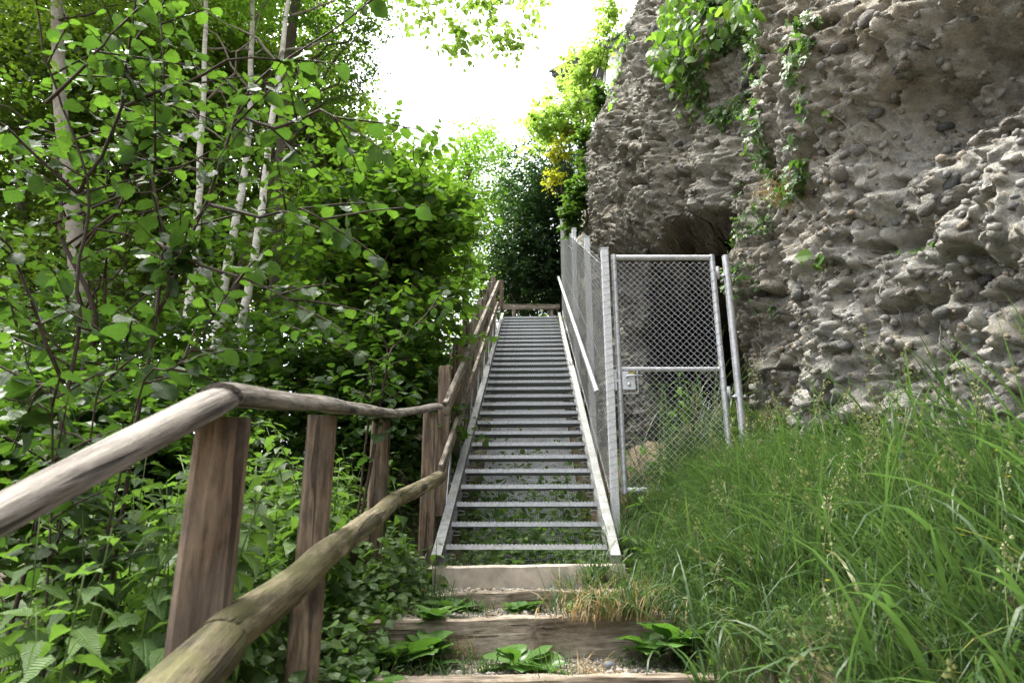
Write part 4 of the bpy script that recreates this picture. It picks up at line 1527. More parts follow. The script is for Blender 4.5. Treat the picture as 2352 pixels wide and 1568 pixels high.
# birches and the thick pale trunk standing on the slope
def bole(name, pts, r0, r1, mat, label, cat='tree', seed=1, branches=6, crown=None, group=None, ntw=260, mass='wood_mass'):
    r = np.random.default_rng(seed)
    P = np.array([tuple(p) for p in pts], float)
    base = np.array([P[0][0], P[0][1], float(ground_h(P[0][0], P[0][1])) - .1])
    c_ = np.vstack([base, catmull(P, 10)[0], P[-1]])
    c_[1:, 0] += .02 * np.cumsum(r.normal(0, 1, len(c_) - 1)) / 3
    root = empty(name, base); tag(root, label, cat, group)
    n = len(c_)
    mb = MB(); mb.tube(c_ - base, [r0 + (r1 - r0) * k / (n - 1) for k in range(n)], 14)
    mb.build('trunk', M[mat], root, True)
    tw = []
    for q in range(branches):
        k = int(n * r.uniform(.45, .95))
        a_ = r.uniform(0, 6.28)
        e_ = c_[k] + np.array([math.cos(a_) * 1.3, math.sin(a_) * 1.3, r.uniform(.3, 1.2)])
        lp = wiggle_path(c_[k], e_, 8, .15, r)
        mb = MB(); mb.tube(lp - base, [.022 - .018 * i / 7 for i in range(8)], 6); mb.build('branch', M['twig' if mat != 'birch' else 'bark_pale'], root, True)
        tw.append(lp)
    if crown:
        (cc, rad) = crown
        p_ = ellipsoid_points(ntw, cc, rad, r, .5, -.1, .8, seed)
        d_ = norm(r.normal(0, 1, p_.shape)); d_[:, 2] = d_[:, 2] * .4 - .15
        pos, ax, nm, sz = twig_leaves(p_, norm(d_), np.full(len(p_), .5), 9, .095, r, .4, .45)
        o_ = link('crown', leaves_mesh('crown', 'far', pos - base, ax, nm, sz), M[mass], root); o_['kind'] = 'stuff'
    return root


GB = 'pale birches on the slope'
bole('birch_tree', [at(405, 960, 8.6), at(412, 850, 8.6), at(445, 600, 8.8), at(462, 330, 8.9), at(470, 100, 9.0), at(478, -300, 9.2)], .070, .026, 'birch',
     'birch trunk with black-flecked base, between the stout grey trunk and two other birches', seed=2, crown=cp(440, -230, 9.1, 2.6, 2.4), ntw=1000, group=GB, mass='lime_mass')
bole('birch_tree', [at(470, 1000, 9.2), at(500, 780, 9.2), at(530, 580, 9.2), at(565, 360, 9.3), at(578, 120, 9.4), at(590, -250, 9.6)], .082, .03, 'birch',
     'middle one of three pale birch trunks, half hidden by hazel twigs', seed=3, crown=cp(580, -230, 9.5, 2.5, 2.2), ntw=900, group=GB, mass='lime_mass')
bole('birch_tree', [at(505, 1000, 8.4), at(545, 790, 8.4), at(590, 560, 8.4), at(622, 330, 8.5), at(650, 130, 8.6), at(672, -40, 8.7), at(700, -300, 8.9)], .062, .026, 'birch',
     'slimmest clean white birch trunk leaning towards the stairs', seed=4, crown=cp(690, -190, 8.7, 2.0, 1.8), ntw=600, group=GB, mass='lime_mass')
bole('broadleaf_tree', [at(212, 1030, 8.0), at(205, 900, 8.0), at(185, 650, 8.1), at(165, 400, 8.2), at(150, 200, 8.3), at(140, -200, 8.5)], .125, .075, 'bark_pale',
     'stout grey mottled trunk, thickest in the wood', seed=5, crown=cp(120, -150, 8.6, 2.8, 2.6), branches=7, ntw=1100)
for k, (x0, x1, Y, r0, lab) in enumerate(((60, 42, 13.5, .17, 'dark straight trunk deep in the shade at the picture edge'),
                                          (245, 225, 14.0, .08, 'slender grey trunk deep behind the stout mottled one'),
                                          (700, 735, 13.0, .08, 'dark thin trunk behind the slimmest birch'))):
    bole('shaded_tree', [at(x0, 900, Y), at((x0 + x1) / 2, 500, Y), at(x1, 0, Y + .4)], r0, r0 * .5, 'bark', lab, seed=30 + k, branches=3)

# background wood: masses of broadleaf trees, far to near
BG = 'broadleaf trees of the wood behind'
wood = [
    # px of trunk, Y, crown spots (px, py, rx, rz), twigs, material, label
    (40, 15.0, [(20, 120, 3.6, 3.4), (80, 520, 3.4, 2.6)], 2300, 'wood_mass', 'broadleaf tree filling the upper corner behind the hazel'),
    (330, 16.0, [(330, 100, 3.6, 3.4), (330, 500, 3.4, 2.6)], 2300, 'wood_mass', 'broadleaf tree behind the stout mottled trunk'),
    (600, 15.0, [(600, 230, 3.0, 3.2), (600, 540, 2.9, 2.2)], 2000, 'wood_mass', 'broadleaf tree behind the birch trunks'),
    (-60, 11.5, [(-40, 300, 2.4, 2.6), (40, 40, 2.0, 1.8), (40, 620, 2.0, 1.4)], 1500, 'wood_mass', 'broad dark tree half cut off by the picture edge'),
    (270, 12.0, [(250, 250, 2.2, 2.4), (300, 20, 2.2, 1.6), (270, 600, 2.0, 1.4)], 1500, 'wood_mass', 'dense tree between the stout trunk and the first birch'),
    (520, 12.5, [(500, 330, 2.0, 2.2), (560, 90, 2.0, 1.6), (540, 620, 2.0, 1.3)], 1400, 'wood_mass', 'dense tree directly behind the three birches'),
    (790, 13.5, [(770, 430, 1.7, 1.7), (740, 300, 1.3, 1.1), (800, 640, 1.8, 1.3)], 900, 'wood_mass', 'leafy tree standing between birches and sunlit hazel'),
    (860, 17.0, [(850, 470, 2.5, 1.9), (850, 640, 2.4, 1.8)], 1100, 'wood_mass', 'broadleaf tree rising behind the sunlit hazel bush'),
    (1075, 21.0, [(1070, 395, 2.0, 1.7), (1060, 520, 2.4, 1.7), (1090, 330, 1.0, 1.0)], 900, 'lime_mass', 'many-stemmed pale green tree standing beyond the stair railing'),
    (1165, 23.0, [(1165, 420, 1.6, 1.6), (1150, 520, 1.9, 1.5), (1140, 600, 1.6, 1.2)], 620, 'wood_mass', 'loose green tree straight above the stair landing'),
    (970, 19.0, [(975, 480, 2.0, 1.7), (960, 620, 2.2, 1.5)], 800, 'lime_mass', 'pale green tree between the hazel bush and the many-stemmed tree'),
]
for k, (px, Y, spots, ntw, mass, lab) in enumerate(wood):
    b_ = gpt(px, Y)
    cr = [cp(sx, sy, Y, rx, rz) for (sx, sy, rx, rz) in spots]
    topz = max(c_[0][2] for c_ in cr)
    tree('broadleaf_tree', b_, (cr[0][0][0], Y, topz), .14, cr, lab, mass, ntw, leaf=.15 if Y < 18 else .13, seed=50 + k, group=BG, nl=10, tw=.75, limbs=12)
# understorey
UG = 'understorey bushes in the wood'
under = [
    (30, 9.5, [(20, 700, 1.7, 1.3), (60, 880, 1.6, 1.1)], 620, 'wood_mass', 'leafy bush low in the dark wood at the picture edge'),
    (300, 10.5, [(300, 640, 1.6, 1.4), (300, 850, 1.6, 1.0)], 620, 'wood_mass', 'leafy bush between stout trunk and birches'),
    (600, 11.0, [(590, 560, 1.6, 1.4), (600, 800, 1.6, 1.2)], 620, 'wood_mass', 'leafy bush behind the foot of the birches'),
    (760, 10.0, [(760, 600, 1.3, 1.4), (740, 850, 1.5, 1.0)], 560, 'wood_mass', 'shaded leafy bush behind the sunlit hazel'),
    (930, 11.5, [(960, 640, 1.3, 1.2), (930, 830, 1.4, 1.2)], 560, 'hazel_mass', 'leafy bush beside the upper stair railing'),
    (40, 5.2, [(20, 960, .9, .6), (60, 1120, .9, .5)], 330, 'hazel_mass', 'low leafy bush near the picture edge above the log rail'),
    (230, 5.4, [(200, 980, .8, .55), (260, 1090, .8, .45)], 320, 'hazel_mass', 'low leafy bush just above the bend of the log rail'),
    (-80, 4.4, [(-60, 1050, .8, .6), (40, 1220, .7, .5)], 260, 'hazel_mass', 'bush corner entering at the picture edge under the rail'),
    (400, 5.6, [(380, 990, .8, .5), (440, 1080, .8, .45)], 300, 'hazel_mass', 'low bush behind the first log post'),
    (330, 6.4, [(120, 330, .8, .7), (330, 250, .8, .6), (520, 360, .7, .7), (300, 520, .9, .6), (90, 620, .7, .6), (560, 560, .7, .6), (640, 330, .5, .5)], 210, 'hazel_mass', 'tall open hazel clump standing before the birch trunks'),
    (160, 7.2, [(130, 800, 1.0, .7), (200, 960, 1.2, .6)], 420, 'hazel_mass', 'broad-leaved bush in front of the stout mottled trunk'),
    (430, 7.0, [(420, 820, .9, .6), (480, 930, 1.0, .6)], 420, 'hazel_mass', 'broad-leaved bush hiding the foot of the birches'),
    (700, 6.6, [(690, 830, .8, .6), (720, 960, .9, .6)], 400, 'hazel_mass', 'broad-leaved bush behind the second log post'),
    (880, 6.9, [(890, 860, .7, .6), (900, 990, .8, .6)], 380, 'hazel_mass', 'dark low bush between log fence and stair railing'),
]
for k, (px, Y, spots, ntw, mass, lab) in enumerate(under):
    b_ = gpt(px, Y)
    cr = [cp(sx, sy, Y, rx, rz) for (sx, sy, rx, rz) in spots]
    tree('leafy_bush', b_, cr[0][0], .035, cr, lab, mass, ntw, leaf=.105, kind='far' if Y > 8 else 'mid', seed=80 + k, group=UG, nl=8, tw=.5, limbs=8, cat='bush', bark='twig')
# wood far down the slope closes the view between the trunks
r = np.random.default_rng(99)
P = np.stack([r.uniform(-40, 2, 8000), r.uniform(22, 36, 8000), r.uniform(0, 1, 8000)], -1)
P[:, 2] = np.interp(P[:, 0], [-40, -8, -2, 3], [-6, 0, 5, 6]) + P[:, 2] * np.interp(P[:, 0], [-40, -12, -6, -3, 3], [30, 21, 11.5, 6.0, 5.5])
P = P[vnoise(P, 2.2, 8) > -.25]
D = norm(r.normal(0, 1, P.shape)); D[:, 2] *= .4
pos, ax, nm, sz = twig_leaves(P, norm(D), np.full(len(P), 1.2), 6, .32, r, .3, .5)
fw = link('far_wood', leaves_mesh('far_wood', 'far', pos, ax, nm, sz), M['wood_mass'])
tag(fw, 'far woodland glimpsed as one mass between the trunks', 'woodland', kind='stuff')

# hazel bush beside the stair, its sunlit look put into the leaf colour
st = []
b0 = gpt(840, 7.6)
for (px, py, Y) in ((700, 380, 7.4), (790, 330, 7.6), (880, 300, 7.7), (960, 360, 7.8), (1010, 460, 7.9), (1040, 560, 7.9), (1060, 650, 7.6), (930, 480, 7.2), (820, 520, 7.0), (740, 600, 7.0), (1000, 700, 7.2), (900, 700, 6.8), (830, 310, 7.3), (915, 285, 7.5), (985, 330, 7.6), (1035, 400, 7.7), (740, 350, 7.2), (1060, 500, 7.8)):
    e_ = at(px, py, Y); m_ = Vector(b0).lerp(e_, .55) + Vector((random.uniform(-.25, .15), random.uniform(-.2, .2), .35))
    st.append([b0, Vector(b0).lerp(e_, .2) + Vector((0, 0, .35)), m_, e_])
rx = np.random.default_rng(61)
ex = [ellipsoid_points(430, *cp(880, 560, 7.7, 1.15, 1.15), rx, .5, -.2, .7, 5), ellipsoid_points(150, *cp(960, 540, 7.8, .75, .75), rx, .5, -.2, .7, 6), ellipsoid_points(200, *cp(860, 760, 7.4, 1.0, .8), rx, .5, -.2, .7, 7)]
ex = np.concatenate(ex); ed = norm(rx.normal(0, 1, ex.shape)); ed[:, 2] = ed[:, 2] * .35 + .1; ed[:, 0] += .35
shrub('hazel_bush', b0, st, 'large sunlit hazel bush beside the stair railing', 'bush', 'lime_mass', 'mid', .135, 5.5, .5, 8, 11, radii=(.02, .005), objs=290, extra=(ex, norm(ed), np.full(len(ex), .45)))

# young hazel in front of it, pale upright leaves over the log rail
b0 = (-1.05, 4.6, float(ground_h(-1.05, 4.6)))
st = [[b0, at(885, 850, 4.6), at(862, 760, 4.5), at(850, 700, 4.4)], [b0, at(880, 860, 4.6), at(930, 770, 4.7), at(990, 690, 4.9)], [b0, at(850, 880, 4.6), at(800, 810, 4.5), at(700, 770, 4.4)]]
shrub('hazel_sapling', b0, st, 'young hazel with pale upright leaves above the log rail', 'sapling', 'hazel_mass', 'mid', .10, 5, .22, 4, 12, radii=(.009, .003), objs=120, start=.45)

# the near hazel whose dark stems fork across the view
b0 = (-1.75, 3.0, float(ground_h(-1.75, 3.0)))
f1, f2 = at(180, 445, 3.0), at(355, 730, 3.1)
bA = (f1.x + .02, 3.0, float(ground_h(f1.x, 3.0)))
st = [[bA, at(150, 880, 3.0), at(152, 640, 3.0), f1, at(105, 240, 2.9), at(58, 60, 2.8), at(50, -140, 2.7)],
      [f1, at(235, 360, 3.0), at(285, 240, 2.9), at(300, 110, 2.85), at(370, 20, 2.8), at(430, -90, 2.7)],
      [(f2.x, 3.1, float(ground_h(f2.x, 3.1))), f2, at(362, 560, 3.1), at(340, 380, 3.1), at(372, 180, 3.05), at(360, -60, 3.0)],
      [f2, at(420, 590, 3.1), at(478, 470, 3.1), at(548, 265, 3.0), at(620, 180, 2.95), at(760, 90, 2.9), at(850, 30, 2.85)],
      [at(478, 470, 3.1), at(600, 500, 3.0), at(690, 480, 2.9), at(770, 520, 2.9)],
      [at(362, 560, 3.1), at(470, 610, 3.0), at(560, 640, 2.9), at(690, 700, 2.8)],
      [f1, at(90, 360, 2.9), at(20, 300, 2.8), at(-40, 260, 2.7)],
      [at(285, 240, 2.9), at(420, 190, 2.8), at(520, 130, 2.7), at(640, 130, 2.7)],
      [at(105, 240, 2.9), at(190, 150, 2.7), at(260, 60, 2.6)],
      [at(548, 265, 3.0), at(640, 300, 2.9), at(740, 260, 2.8), at(800, 300, 2.75)],
      [at(150, 880, 3.0), at(80, 700, 2.9), at(20, 560, 2.8), at(-30, 520, 2.7)]]
shrub('hazel_shrub', bA, st, 'near hazel with dark forked stems and big hanging leaves', 'shrub', 'hazel_mass', 'hazel', .092, 7.5, .42, 7, 13, radii=(.010, .0035), objs=295, start=.12, droop=.5, jit=.6)
# maple-leaved saplings low behind the rail
b0 = (-1.6, 2.7, float(ground_h(-1.6, 2.7)))
st = [[b0, at(150, 1000, 2.7), at(90, 880, 2.6), at(40, 760, 2.5)], [b0, at(220, 980, 2.7), at(260, 860, 2.6), at(300, 780, 2.5)], [b0, at(300, 960, 2.6), at(400, 850, 2.5), at(480, 740, 2.45), at(540, 660, 2.4)],
      [b0, at(130, 960, 2.5), at(60, 930, 2.4), at(-20, 900, 2.3)]]
shrub('hazel_sapling', b0, st, 'low hazel sapling with large leaves behind the near log rail', 'sapling', 'hazel_mass', 'hazel', .10, 7, .26, 5, 14, radii=(.005, .002), objs=170, start=.2)

# beech whose bough hangs into the top of the picture
bb = gpt(640, 10.5)
bT = at(700, -330, 8.5)
root = tree('overhanging_beech', bb, bT, .12, [cp(1000, 10, 7.2, .55, .34), cp(1140, 30, 7.0, .60, .40), cp(1200, -40, 6.8, .6, .35), cp(1060, 95, 7.0, .26, .22), cp(1165, 100, 6.9, .26, .20), cp(990, -90, 7.4, .8, .4)],
            'tall beech whose light green bough hangs into the sky opening', 'beech_mass', 150, leaf=.085, kind='mid', seed=120, nl=8, tw=.38, limbs=0, lean_pts=[bb, at(650, 300, 10), at(690, -100, 9), bT], droop=.5)
mb = MB()
for (e_, m_) in ((at(1010, 40, 7.1), at(1000, -120, 7.4)), (at(1150, 60, 6.9), at(1120, -110, 7.1)), (at(1200, 20, 6.8), at(1210, -100, 6.9))):
    c_ = catmull(np.array([tuple(bT), tuple(at(880, -280, 7.9)), tuple(m_), tuple(e_)], float), 8)[0]
    mb.tube(c_ - np.array(bb), [.035 - .03 * i / (len(c_) - 1) for i in range(len(c_))], 6)
o_ = mb.build('bough', M['bark'], root, True); o_['kind'] = 'stuff'

# ash sprays against the sky on the other side of the opening
bb = gpt(560, 11.5)
tree('ash_tree', bb, at(700, -200, 10.0), .10, [cp(760, 90, 9.5, 1.0, .7), cp(820, 180, 9.3, .55, .5), cp(720, 230, 9.4, .8, .6), cp(850, 60, 9.4, .5, .4)],
     'feathery ash crown thin against the white sky', 'hazel_mass', 330, leaf=.06, kind='far', seed=125, nl=12, tw=.45, limbs=8, droop=.5)

# growth on and behind the cliff edge
bq = (1.9, 12.3, 8.5)
tree('maple_shrub', bq, at(1330, 200, 12.3), .05, [cp(1300, 260, 12.0, .75, .55), cp(1340, 160, 12.0, .55, .55), cp(1250, 300, 12.6, .6, .4), cp(1385, 100, 11.6, .35, .5), cp(1400, 30, 11.4, .3, .4)],
     'bright yellow-green maple scrub on the cliff edge against the sky', 'beech_mass', 420, leaf=.10, kind='mid', seed=130, cat='shrub', tw=.4, limbs=8, bark='twig')
tree('creeper_curtain', (1.75, 11.6, 6.2), at(1335, 330, 11.2), .03, [cp(1350, 340, 10.9, .22, .5), cp(1335, 440, 10.9, .24, .45), cp(1310, 500, 11.0, .22, .35), cp(1375, 230, 10.8, .16, .4)],
     'green creeper hanging down the shaded cliff corner', 'hazel_mass', 230, leaf=.10, kind='mid', seed=131, cat='creeper', tw=.3, limbs=5, bark='twig')
tree('yellowing_shrub', (1.15, 12.2, 6.6), at(1290, 330, 12.0), .03, [cp(1285, 350, 11.8, .26, .28), cp(1270, 410, 11.8, .22, .26), cp(1300, 300, 11.9, .2, .2)],
     'small shrub with yellow leaves before the dark evergreen', 'yellow_mass', 70, leaf=.075, kind='mid', seed=132, cat='shrub', tw=.3, limbs=5, bark='twig')
by_ = (1.6, 17.0, 6.3)
tree('yew_tree', by_, at(1270, 360, 17.0), .16, [cp(1260, 430, 16.5, 1.5, 1.5), cp(1240, 560, 16.5, 1.4, 1.4), cp(1265, 650, 16.5, 1.2, .9), cp(1215, 640, 17.5, 1.4, 1.2)],
     'dark evergreen tree looming behind the stair landing', 'dark_mass', 2500, leaf=.105, kind='far', seed=133, tw=.6, nl=12, limbs=12, clump=-.4)
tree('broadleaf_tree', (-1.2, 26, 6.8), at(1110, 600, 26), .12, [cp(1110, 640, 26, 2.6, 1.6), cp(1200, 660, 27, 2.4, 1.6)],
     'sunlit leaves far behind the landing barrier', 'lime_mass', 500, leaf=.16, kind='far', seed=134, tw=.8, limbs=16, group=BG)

# ------------------------------------------------------------------ ivy and hanging plants on the cliff
def cliff_pick(poly_test, n, r, cave_ok=False):
    m = inframe & poly_test(CPX, CPY) & facing
    if not cave_ok: m = m & (cave < .35)
    c_ = np.argwhere(m)
    w = 1.0 / np.maximum(CD[c_[:, 0], c_[:, 1]], .5) ** 2
    k = r.choice(len(c_), n, p=None)
    return c_[k]


def blob(*spots):
    def f(X, Y):
        o_ = np.zeros(X.shape, bool)
        for (x, y, rx, ry) in spots:
            o_ |= ((X - x) / rx) ** 2 + ((Y - y) / ry) ** 2 < 1
        return o_
    return f


def wall_plant(name, spots, n, leaf, kind, mat, label, cat, seed, lift=(.01, .10), hang=.6, thresh=-.1, stems=10):
    r = np.random.default_rng(seed)
    c_ = cliff_pick(blob(*spots), n * 2, r)
    P = CV[c_[:, 0], c_[:, 1]]; Nn = CN[c_[:, 0], c_[:, 1]]
    keep = vnoise(P, .32, seed) > thresh
    P, Nn = P[keep][:n], Nn[keep][:n]
    ho = np.stack([NXg[c_[:, 0], c_[:, 1]], NYg[c_[:, 0], c_[:, 1]], 0 * NXg[c_[:, 0], c_[:, 1]]], -1)[keep][:n]
    nn = norm(Nn * .5 + ho * .7 + np.array([0, 0, .35]) + r.normal(0, .3, P.shape))
    ax = r.normal(0, .7, P.shape); ax[:, 2] -= hang; ax = norm(ax)
    pos = P + ho * r.uniform(*lift, (len(P), 1))
    base = P[np.argmin(P[:, 2])]
    root = empty(name, base); tag(root, label, cat)
    o_ = link('foliage', leaves_mesh('foliage', kind, pos - base, ax, nn, leaf * r.uniform(.6, 1.3, len(P))), M[mat], root); o_['kind'] = 'stuff'
    mb = MB()
    for k in range(stems):
        i, j = c_[r.integers(len(c_))]
        ln = r.integers(15, 55)
        pts = []
        jj = float(j)
        for q in range(ln):
            ii = max(i - q, 2)
            jj += r.normal(0, .5)
            j2 = int(np.clip(jj, 2, NS - 3))
            pts.append(CV[ii, j2] + np.array([NXg[ii, j2], NYg[ii, j2], 0]) * .03 - base)
        pts = np.array(pts); kk = np.ones(5) / 5
        pts = np.stack([np.convolve(np.pad(pts[:, q], 2, 'edge'), kk, 'valid') for q in range(3)], -1)[::2]
        mb.tube(pts, .0035, 5, False)
    o_ = mb.build('vine_stem', M['bark_pale'], root, True); o_['kind'] = 'stuff'
    return root


wall_plant('ivy_curtain', [(1700, 130, 130, 170), (1790, 60, 100, 110), (1760, 250, 105, 140), (1800, 390, 65, 80)], 2600, .068, 'ivy', 'ivy', 'ivy spread over the crease high in the cliff', 'ivy', 201, stems=22)
wall_plant('ivy_patch', [(1740, 480, 60, 70), (1720, 560, 45, 60), (1690, 640, 35, 50), (1760, 700, 30, 60)], 330, .05, 'ivy', 'ivy', 'thin straggling ivy on the rock beside the gate post', 'ivy', 202, stems=16, thresh=.05)
wall_plant('leafy_overhang', [(1620, 60, 75, 80), (1590, 130, 60, 70), (1680, 20, 100, 60)], 420, .13, 'mid', 'lime_mass', 'broad bright leaves hanging over the rock beside the ivy', 'creeper', 203, lift=(.05, .35), hang=.9, thresh=-.5, stems=8)
wall_plant('leafy_sprig', [(1590, 220, 22, 60)], 26, .10, 'mid', 'lime_mass', 'single sprig hanging below the broad bright leaves', 'creeper', 204, lift=(.05, .2), hang=1.2, thresh=-1, stems=3)
wall_plant('ivy_fringe', [(1395, 150, 40, 110), (1430, 60, 40, 60)], 120, .085, 'ivy', 'lime_mass', 'light leaves fringing the far cliff corner', 'ivy', 205, thresh=-.3, stems=4)
wall_plant('rock_weed', [(1872, 598, 22, 22)], 14, .10, 'mid', 'lime_mass', 'one bright green weed rooted in the pale rock joint', 'weed', 206, lift=(.02, .08), hang=-.3, thresh=-1, stems=1)
wall_plant('rock_weed', [(1850, 90, 18, 40)], 12, .10, 'mid', 'lime_mass', 'upright weed on the rock edge beside the ivy top', 'weed', 207, lift=(.02, .08), hang=-.3, thresh=-1, stems=1)
wall_plant('rock_weed', [(1900, 265, 22, 16)], 10, .06, 'mid', 'lime_mass', 'tiny weed among the pebbles below the long stone', 'weed', 208, lift=(.02, .06), hang=-.3, thresh=-1, stems=1)
wall_plant('rock_weed', [(1425, 105, 18, 18)], 10, .10, 'mid', 'lime_mass', 'yellow-green sprig on the far rock corner', 'weed', 209, lift=(.02, .1), hang=.2, thresh=-1, stems=1)
wall_plant('ivy_patch', [(2060, 590, 26, 22), (2130, 575, 20, 20)], 24, .035, 'ivy', 'ivy', 'scrap of green in a pit of the pale block', 'ivy', 210, thresh=-1, stems=2)


# ------------------------------------------------------------------ grass
def blades(roots, h, w, lean, curve, r, k=5):
    """arching blades: roots (n,3), height, width, lean direction angle"""
    n = len(roots)
    t = np.linspace(0, 1, k + 1)
    az = r.uniform(0, 2 * math.pi, n) if lean is None else lean
    d = np.stack([np.cos(az), np.sin(az), np.zeros(n)], -1)
    s = np.stack([-np.sin(az + r.normal(0, .5, n)), np.cos(az), np.zeros(n)], -1)
    a0 = r.uniform(.05, .35, n)
    ang = a0[:, None] + curve[:, None] * t[None] ** 1.5
    step = h[:, None] / k
    dx = np.cumsum(np.sin(ang) * step, axis=1) - np.sin(ang[:, :1]) * step
    dz = np.cumsum(np.cos(ang) * step, axis=1) - np.cos(ang[:, :1]) * step
    c_ = roots[:, None, :] + d[:, None, :] * dx[..., None] + np.array([0, 0, 1.0]) * dz[..., None]
    ww = w[:, None] * np.where(t < .15, .7 + 2 * t, 1 - (np.maximum(t - .15, 0) / .85) ** 2.2)[None] * .5
    tw = r.normal(0, .35, n)[:, None] * t[None]
    sv = s[:, None, :] * np.cos(tw)[..., None] + np.array([0, 0, 1.0]) * np.sin(tw)[..., None]
    Lp, Rp = c_ - sv * ww[..., None], c_ + sv * ww[..., None]
    V = np.stack([Lp, Rp], 2).reshape(n, -1, 3)
    i = np.arange(k)
    F = np.stack([2 * i, 2 * i + 1, 2 * i + 3, 2 * i + 2], -1)
    FF = F[None] + (np.arange(n) * 2 * (k + 1))[:, None, None]
    return V.reshape(-1, 3), FF.reshape(-1, 4)


def grass_points(n, x0, x1, y0, y1, r, test=None):
    x, y = r.uniform(x0, x1, n), r.uniform(y0, y1, n)
    if test is not None:
        m = test(x, y); x, y = x[m], y[m]
    return np.stack([x, y, ground_h(x, y) - .01], -1)


def bank(x, y):
    edge = .66 + .10 * np.sin(y * 3.1) + .06 * np.sin(y * 7.7) + np.where(y > 5.4, .12, 0) + .25 * np.maximum(4.2 - y, 0) * .35
    cl = np.interp(y, [0, 1.4, 2.7, 3.7, 4.5, 5.3, 5.9, 6.6, 7.4], [3.1, 2.9, 2.75, 2.62, 2.5, 2.4, 2.45, 2.35, 1.6])
    return (x > edge) & (x < cl)


r = np.random.default_rng(300)
roots = grass_points(60000, .7, 3.0, 1.0, 7.2, r, bank)
roots = roots[vnoise(roots, .25, 12) > -.45]
n = len(roots)
tall = sstep(.85, 1.5, roots[:, 0]) * (1 - .5 * sstep(5.4, 6.4, roots[:, 1]))
dist = roots[:, 1]
dens_keep = r.uniform(0, 1, n) < np.interp(dist, [1, 2.5, 5, 7], [.35, .6, 1, 1])
roots, tall = roots[dens_keep], tall[dens_keep]
n = len(roots)
nearrock = sstep(1.75, 2.5, roots[:, 0] + .12 * (roots[:, 1] - 3))
h = (.17 + .34 * tall) * (1 - .50 * nearrock) * r.uniform(.5, 1.4, n)
w = r.uniform(.003, .0085, n)
az = np.where(r.uniform(0, 1, n) < .65, r.normal(math.pi * 1.05, .9, n), r.uniform(0, 6.28, n))
V, F = blades(roots, h, w, az, r.gamma(3, .42, n), r, 4)
gr = link('grass', fast_mesh('grass', V, F, True), M['grass'])
tag(gr, 'dense long grass on the bank below the cliff', 'grass', kind='stuff')

# broad arching blades nearest the lens: tussocks one can tell apart
TG = 'broad-bladed grass clumps on the near bank'
rt_ = np.random.default_rng(319)
TS = []
while len(TS) < 64:
    x, y = rt_.uniform(1.0, 2.45), 1.55 + 3.6 * rt_.uniform() ** 1.4
    if not bank(np.array([x]), np.array([y]))[0] or x < 1.0 + .25 * max(0, 3 - y): continue
    if any((x - a_) ** 2 + (y - b_) ** 2 < .020 for a_, b_, _, _ in TS): continue
    TS.append((x, y, int(rt_.integers(14, 26)), rt_.uniform(.50, .92) * (1 if y < 3.5 else .75)))
for k, (x, y, nb, hh) in enumerate(TS):
    r = np.random.default_rng(320 + k)
    rt = np.stack([x + r.normal(0, .10, nb), y + r.normal(0, .10, nb), np.zeros(nb)], -1)
    rt[:, 2] = ground_h(rt[:, 0], rt[:, 1]) - .02
    V, F = blades(rt, hh * r.uniform(.7, 1.35, nb), r.uniform(.010, .026 if y < 2.8 else .018, nb), r.normal(math.pi, 1.3, nb), r.gamma(4, .42, nb), r, 8)
    o_ = link('grass_tussock', fast_mesh('grass_tussock', V, F, True), M['grass'])
    tag(o_, 'clump of broad arching grass blades on the near bank', 'grass', TG)

# flowering stems with loose seed heads
r = np.random.default_rng(340)
rt = grass_points(700, .95, 2.8, 1.6, 6.9, r, bank)[:150]
mb = MB(); sp_, sa_, sn_, ss_ = [], [], [], []
for p_ in rt:
    H = r.uniform(.5, .95); az_ = r.uniform(0, 6.28); ln = r.uniform(.05, .28)
    pts = [p_ + np.array([math.cos(az_) * ln * t * t, math.sin(az_) * ln * t * t, H * (t - .12 * t * t)]) for t in np.linspace(0, 1, 7)]
    mb.tube(pts, [.0016] * 5 + [.0012, .0008], 4, False)
    for q in range(26):
        t = r.uniform(.66, 1)
        k = min(int(t * 6), 5); c_ = pts[k] + (pts[k + 1] - pts[k]) * (t * 6 - k)
        o2 = r.normal(0, 1, 3) * .028 * (1.25 - t); o2[2] *= .4
        sp_.append(c_ + o2); a2 = o2 * 12 + np.array([math.cos(az_) * .4, math.sin(az_) * .4, .5]); sa_.append(a2); sn_.append(r.normal(0, 1, 3)); ss_.append(r.uniform(.010, .02))
stm = mb.build('grass_stems', M['seed'], None, True)
tag(stm, 'thin flowering grass stalks rising over the bank', 'grass', kind='stuff')
sh = link('seed_heads', leaves_mesh('seed_heads', 'far', np.array(sp_), np.array(sa_), np.array(sn_), np.array(ss_)), M['seed'])
tag(sh, 'loose pale seed heads of the bank grass', 'grass', kind='stuff')

# herbs, small leaves and yellow flowers in the grass
r = np.random.default_rng(350)
pt = grass_points(9000, .75, 2.8, 1.4, 7.0, r, bank)
pt = pt[vnoise(pt, .35, 77) > .0][:4200]
pos = pt + np.stack([r.normal(0, .02, len(pt)), r.normal(0, .02, len(pt)), r.uniform(.02, .22, len(pt))], -1)
ax = r.normal(0, 1, pos.shape); ax[:, 2] *= .4
nm = np.array([-.2, -.1, 1]) + r.normal(0, .4, pos.shape)
hb = link('bank_herbs', leaves_mesh('bank_herbs', 'far', pos, norm(ax), norm(nm), r.uniform(.022, .055, len(pos))), M['nettle_mass'])
tag(hb, 'small leafy herbs growing through the bank grass', 'weeds', kind='stuff')
pt = grass_points(150, .9, 2.8, 2, 6.8, r, bank)[:45]
pos = np.repeat(pt + np.stack([np.zeros(len(pt)), np.zeros(len(pt)), r.uniform(.25, .5, len(pt))], -1), 5, axis=0)
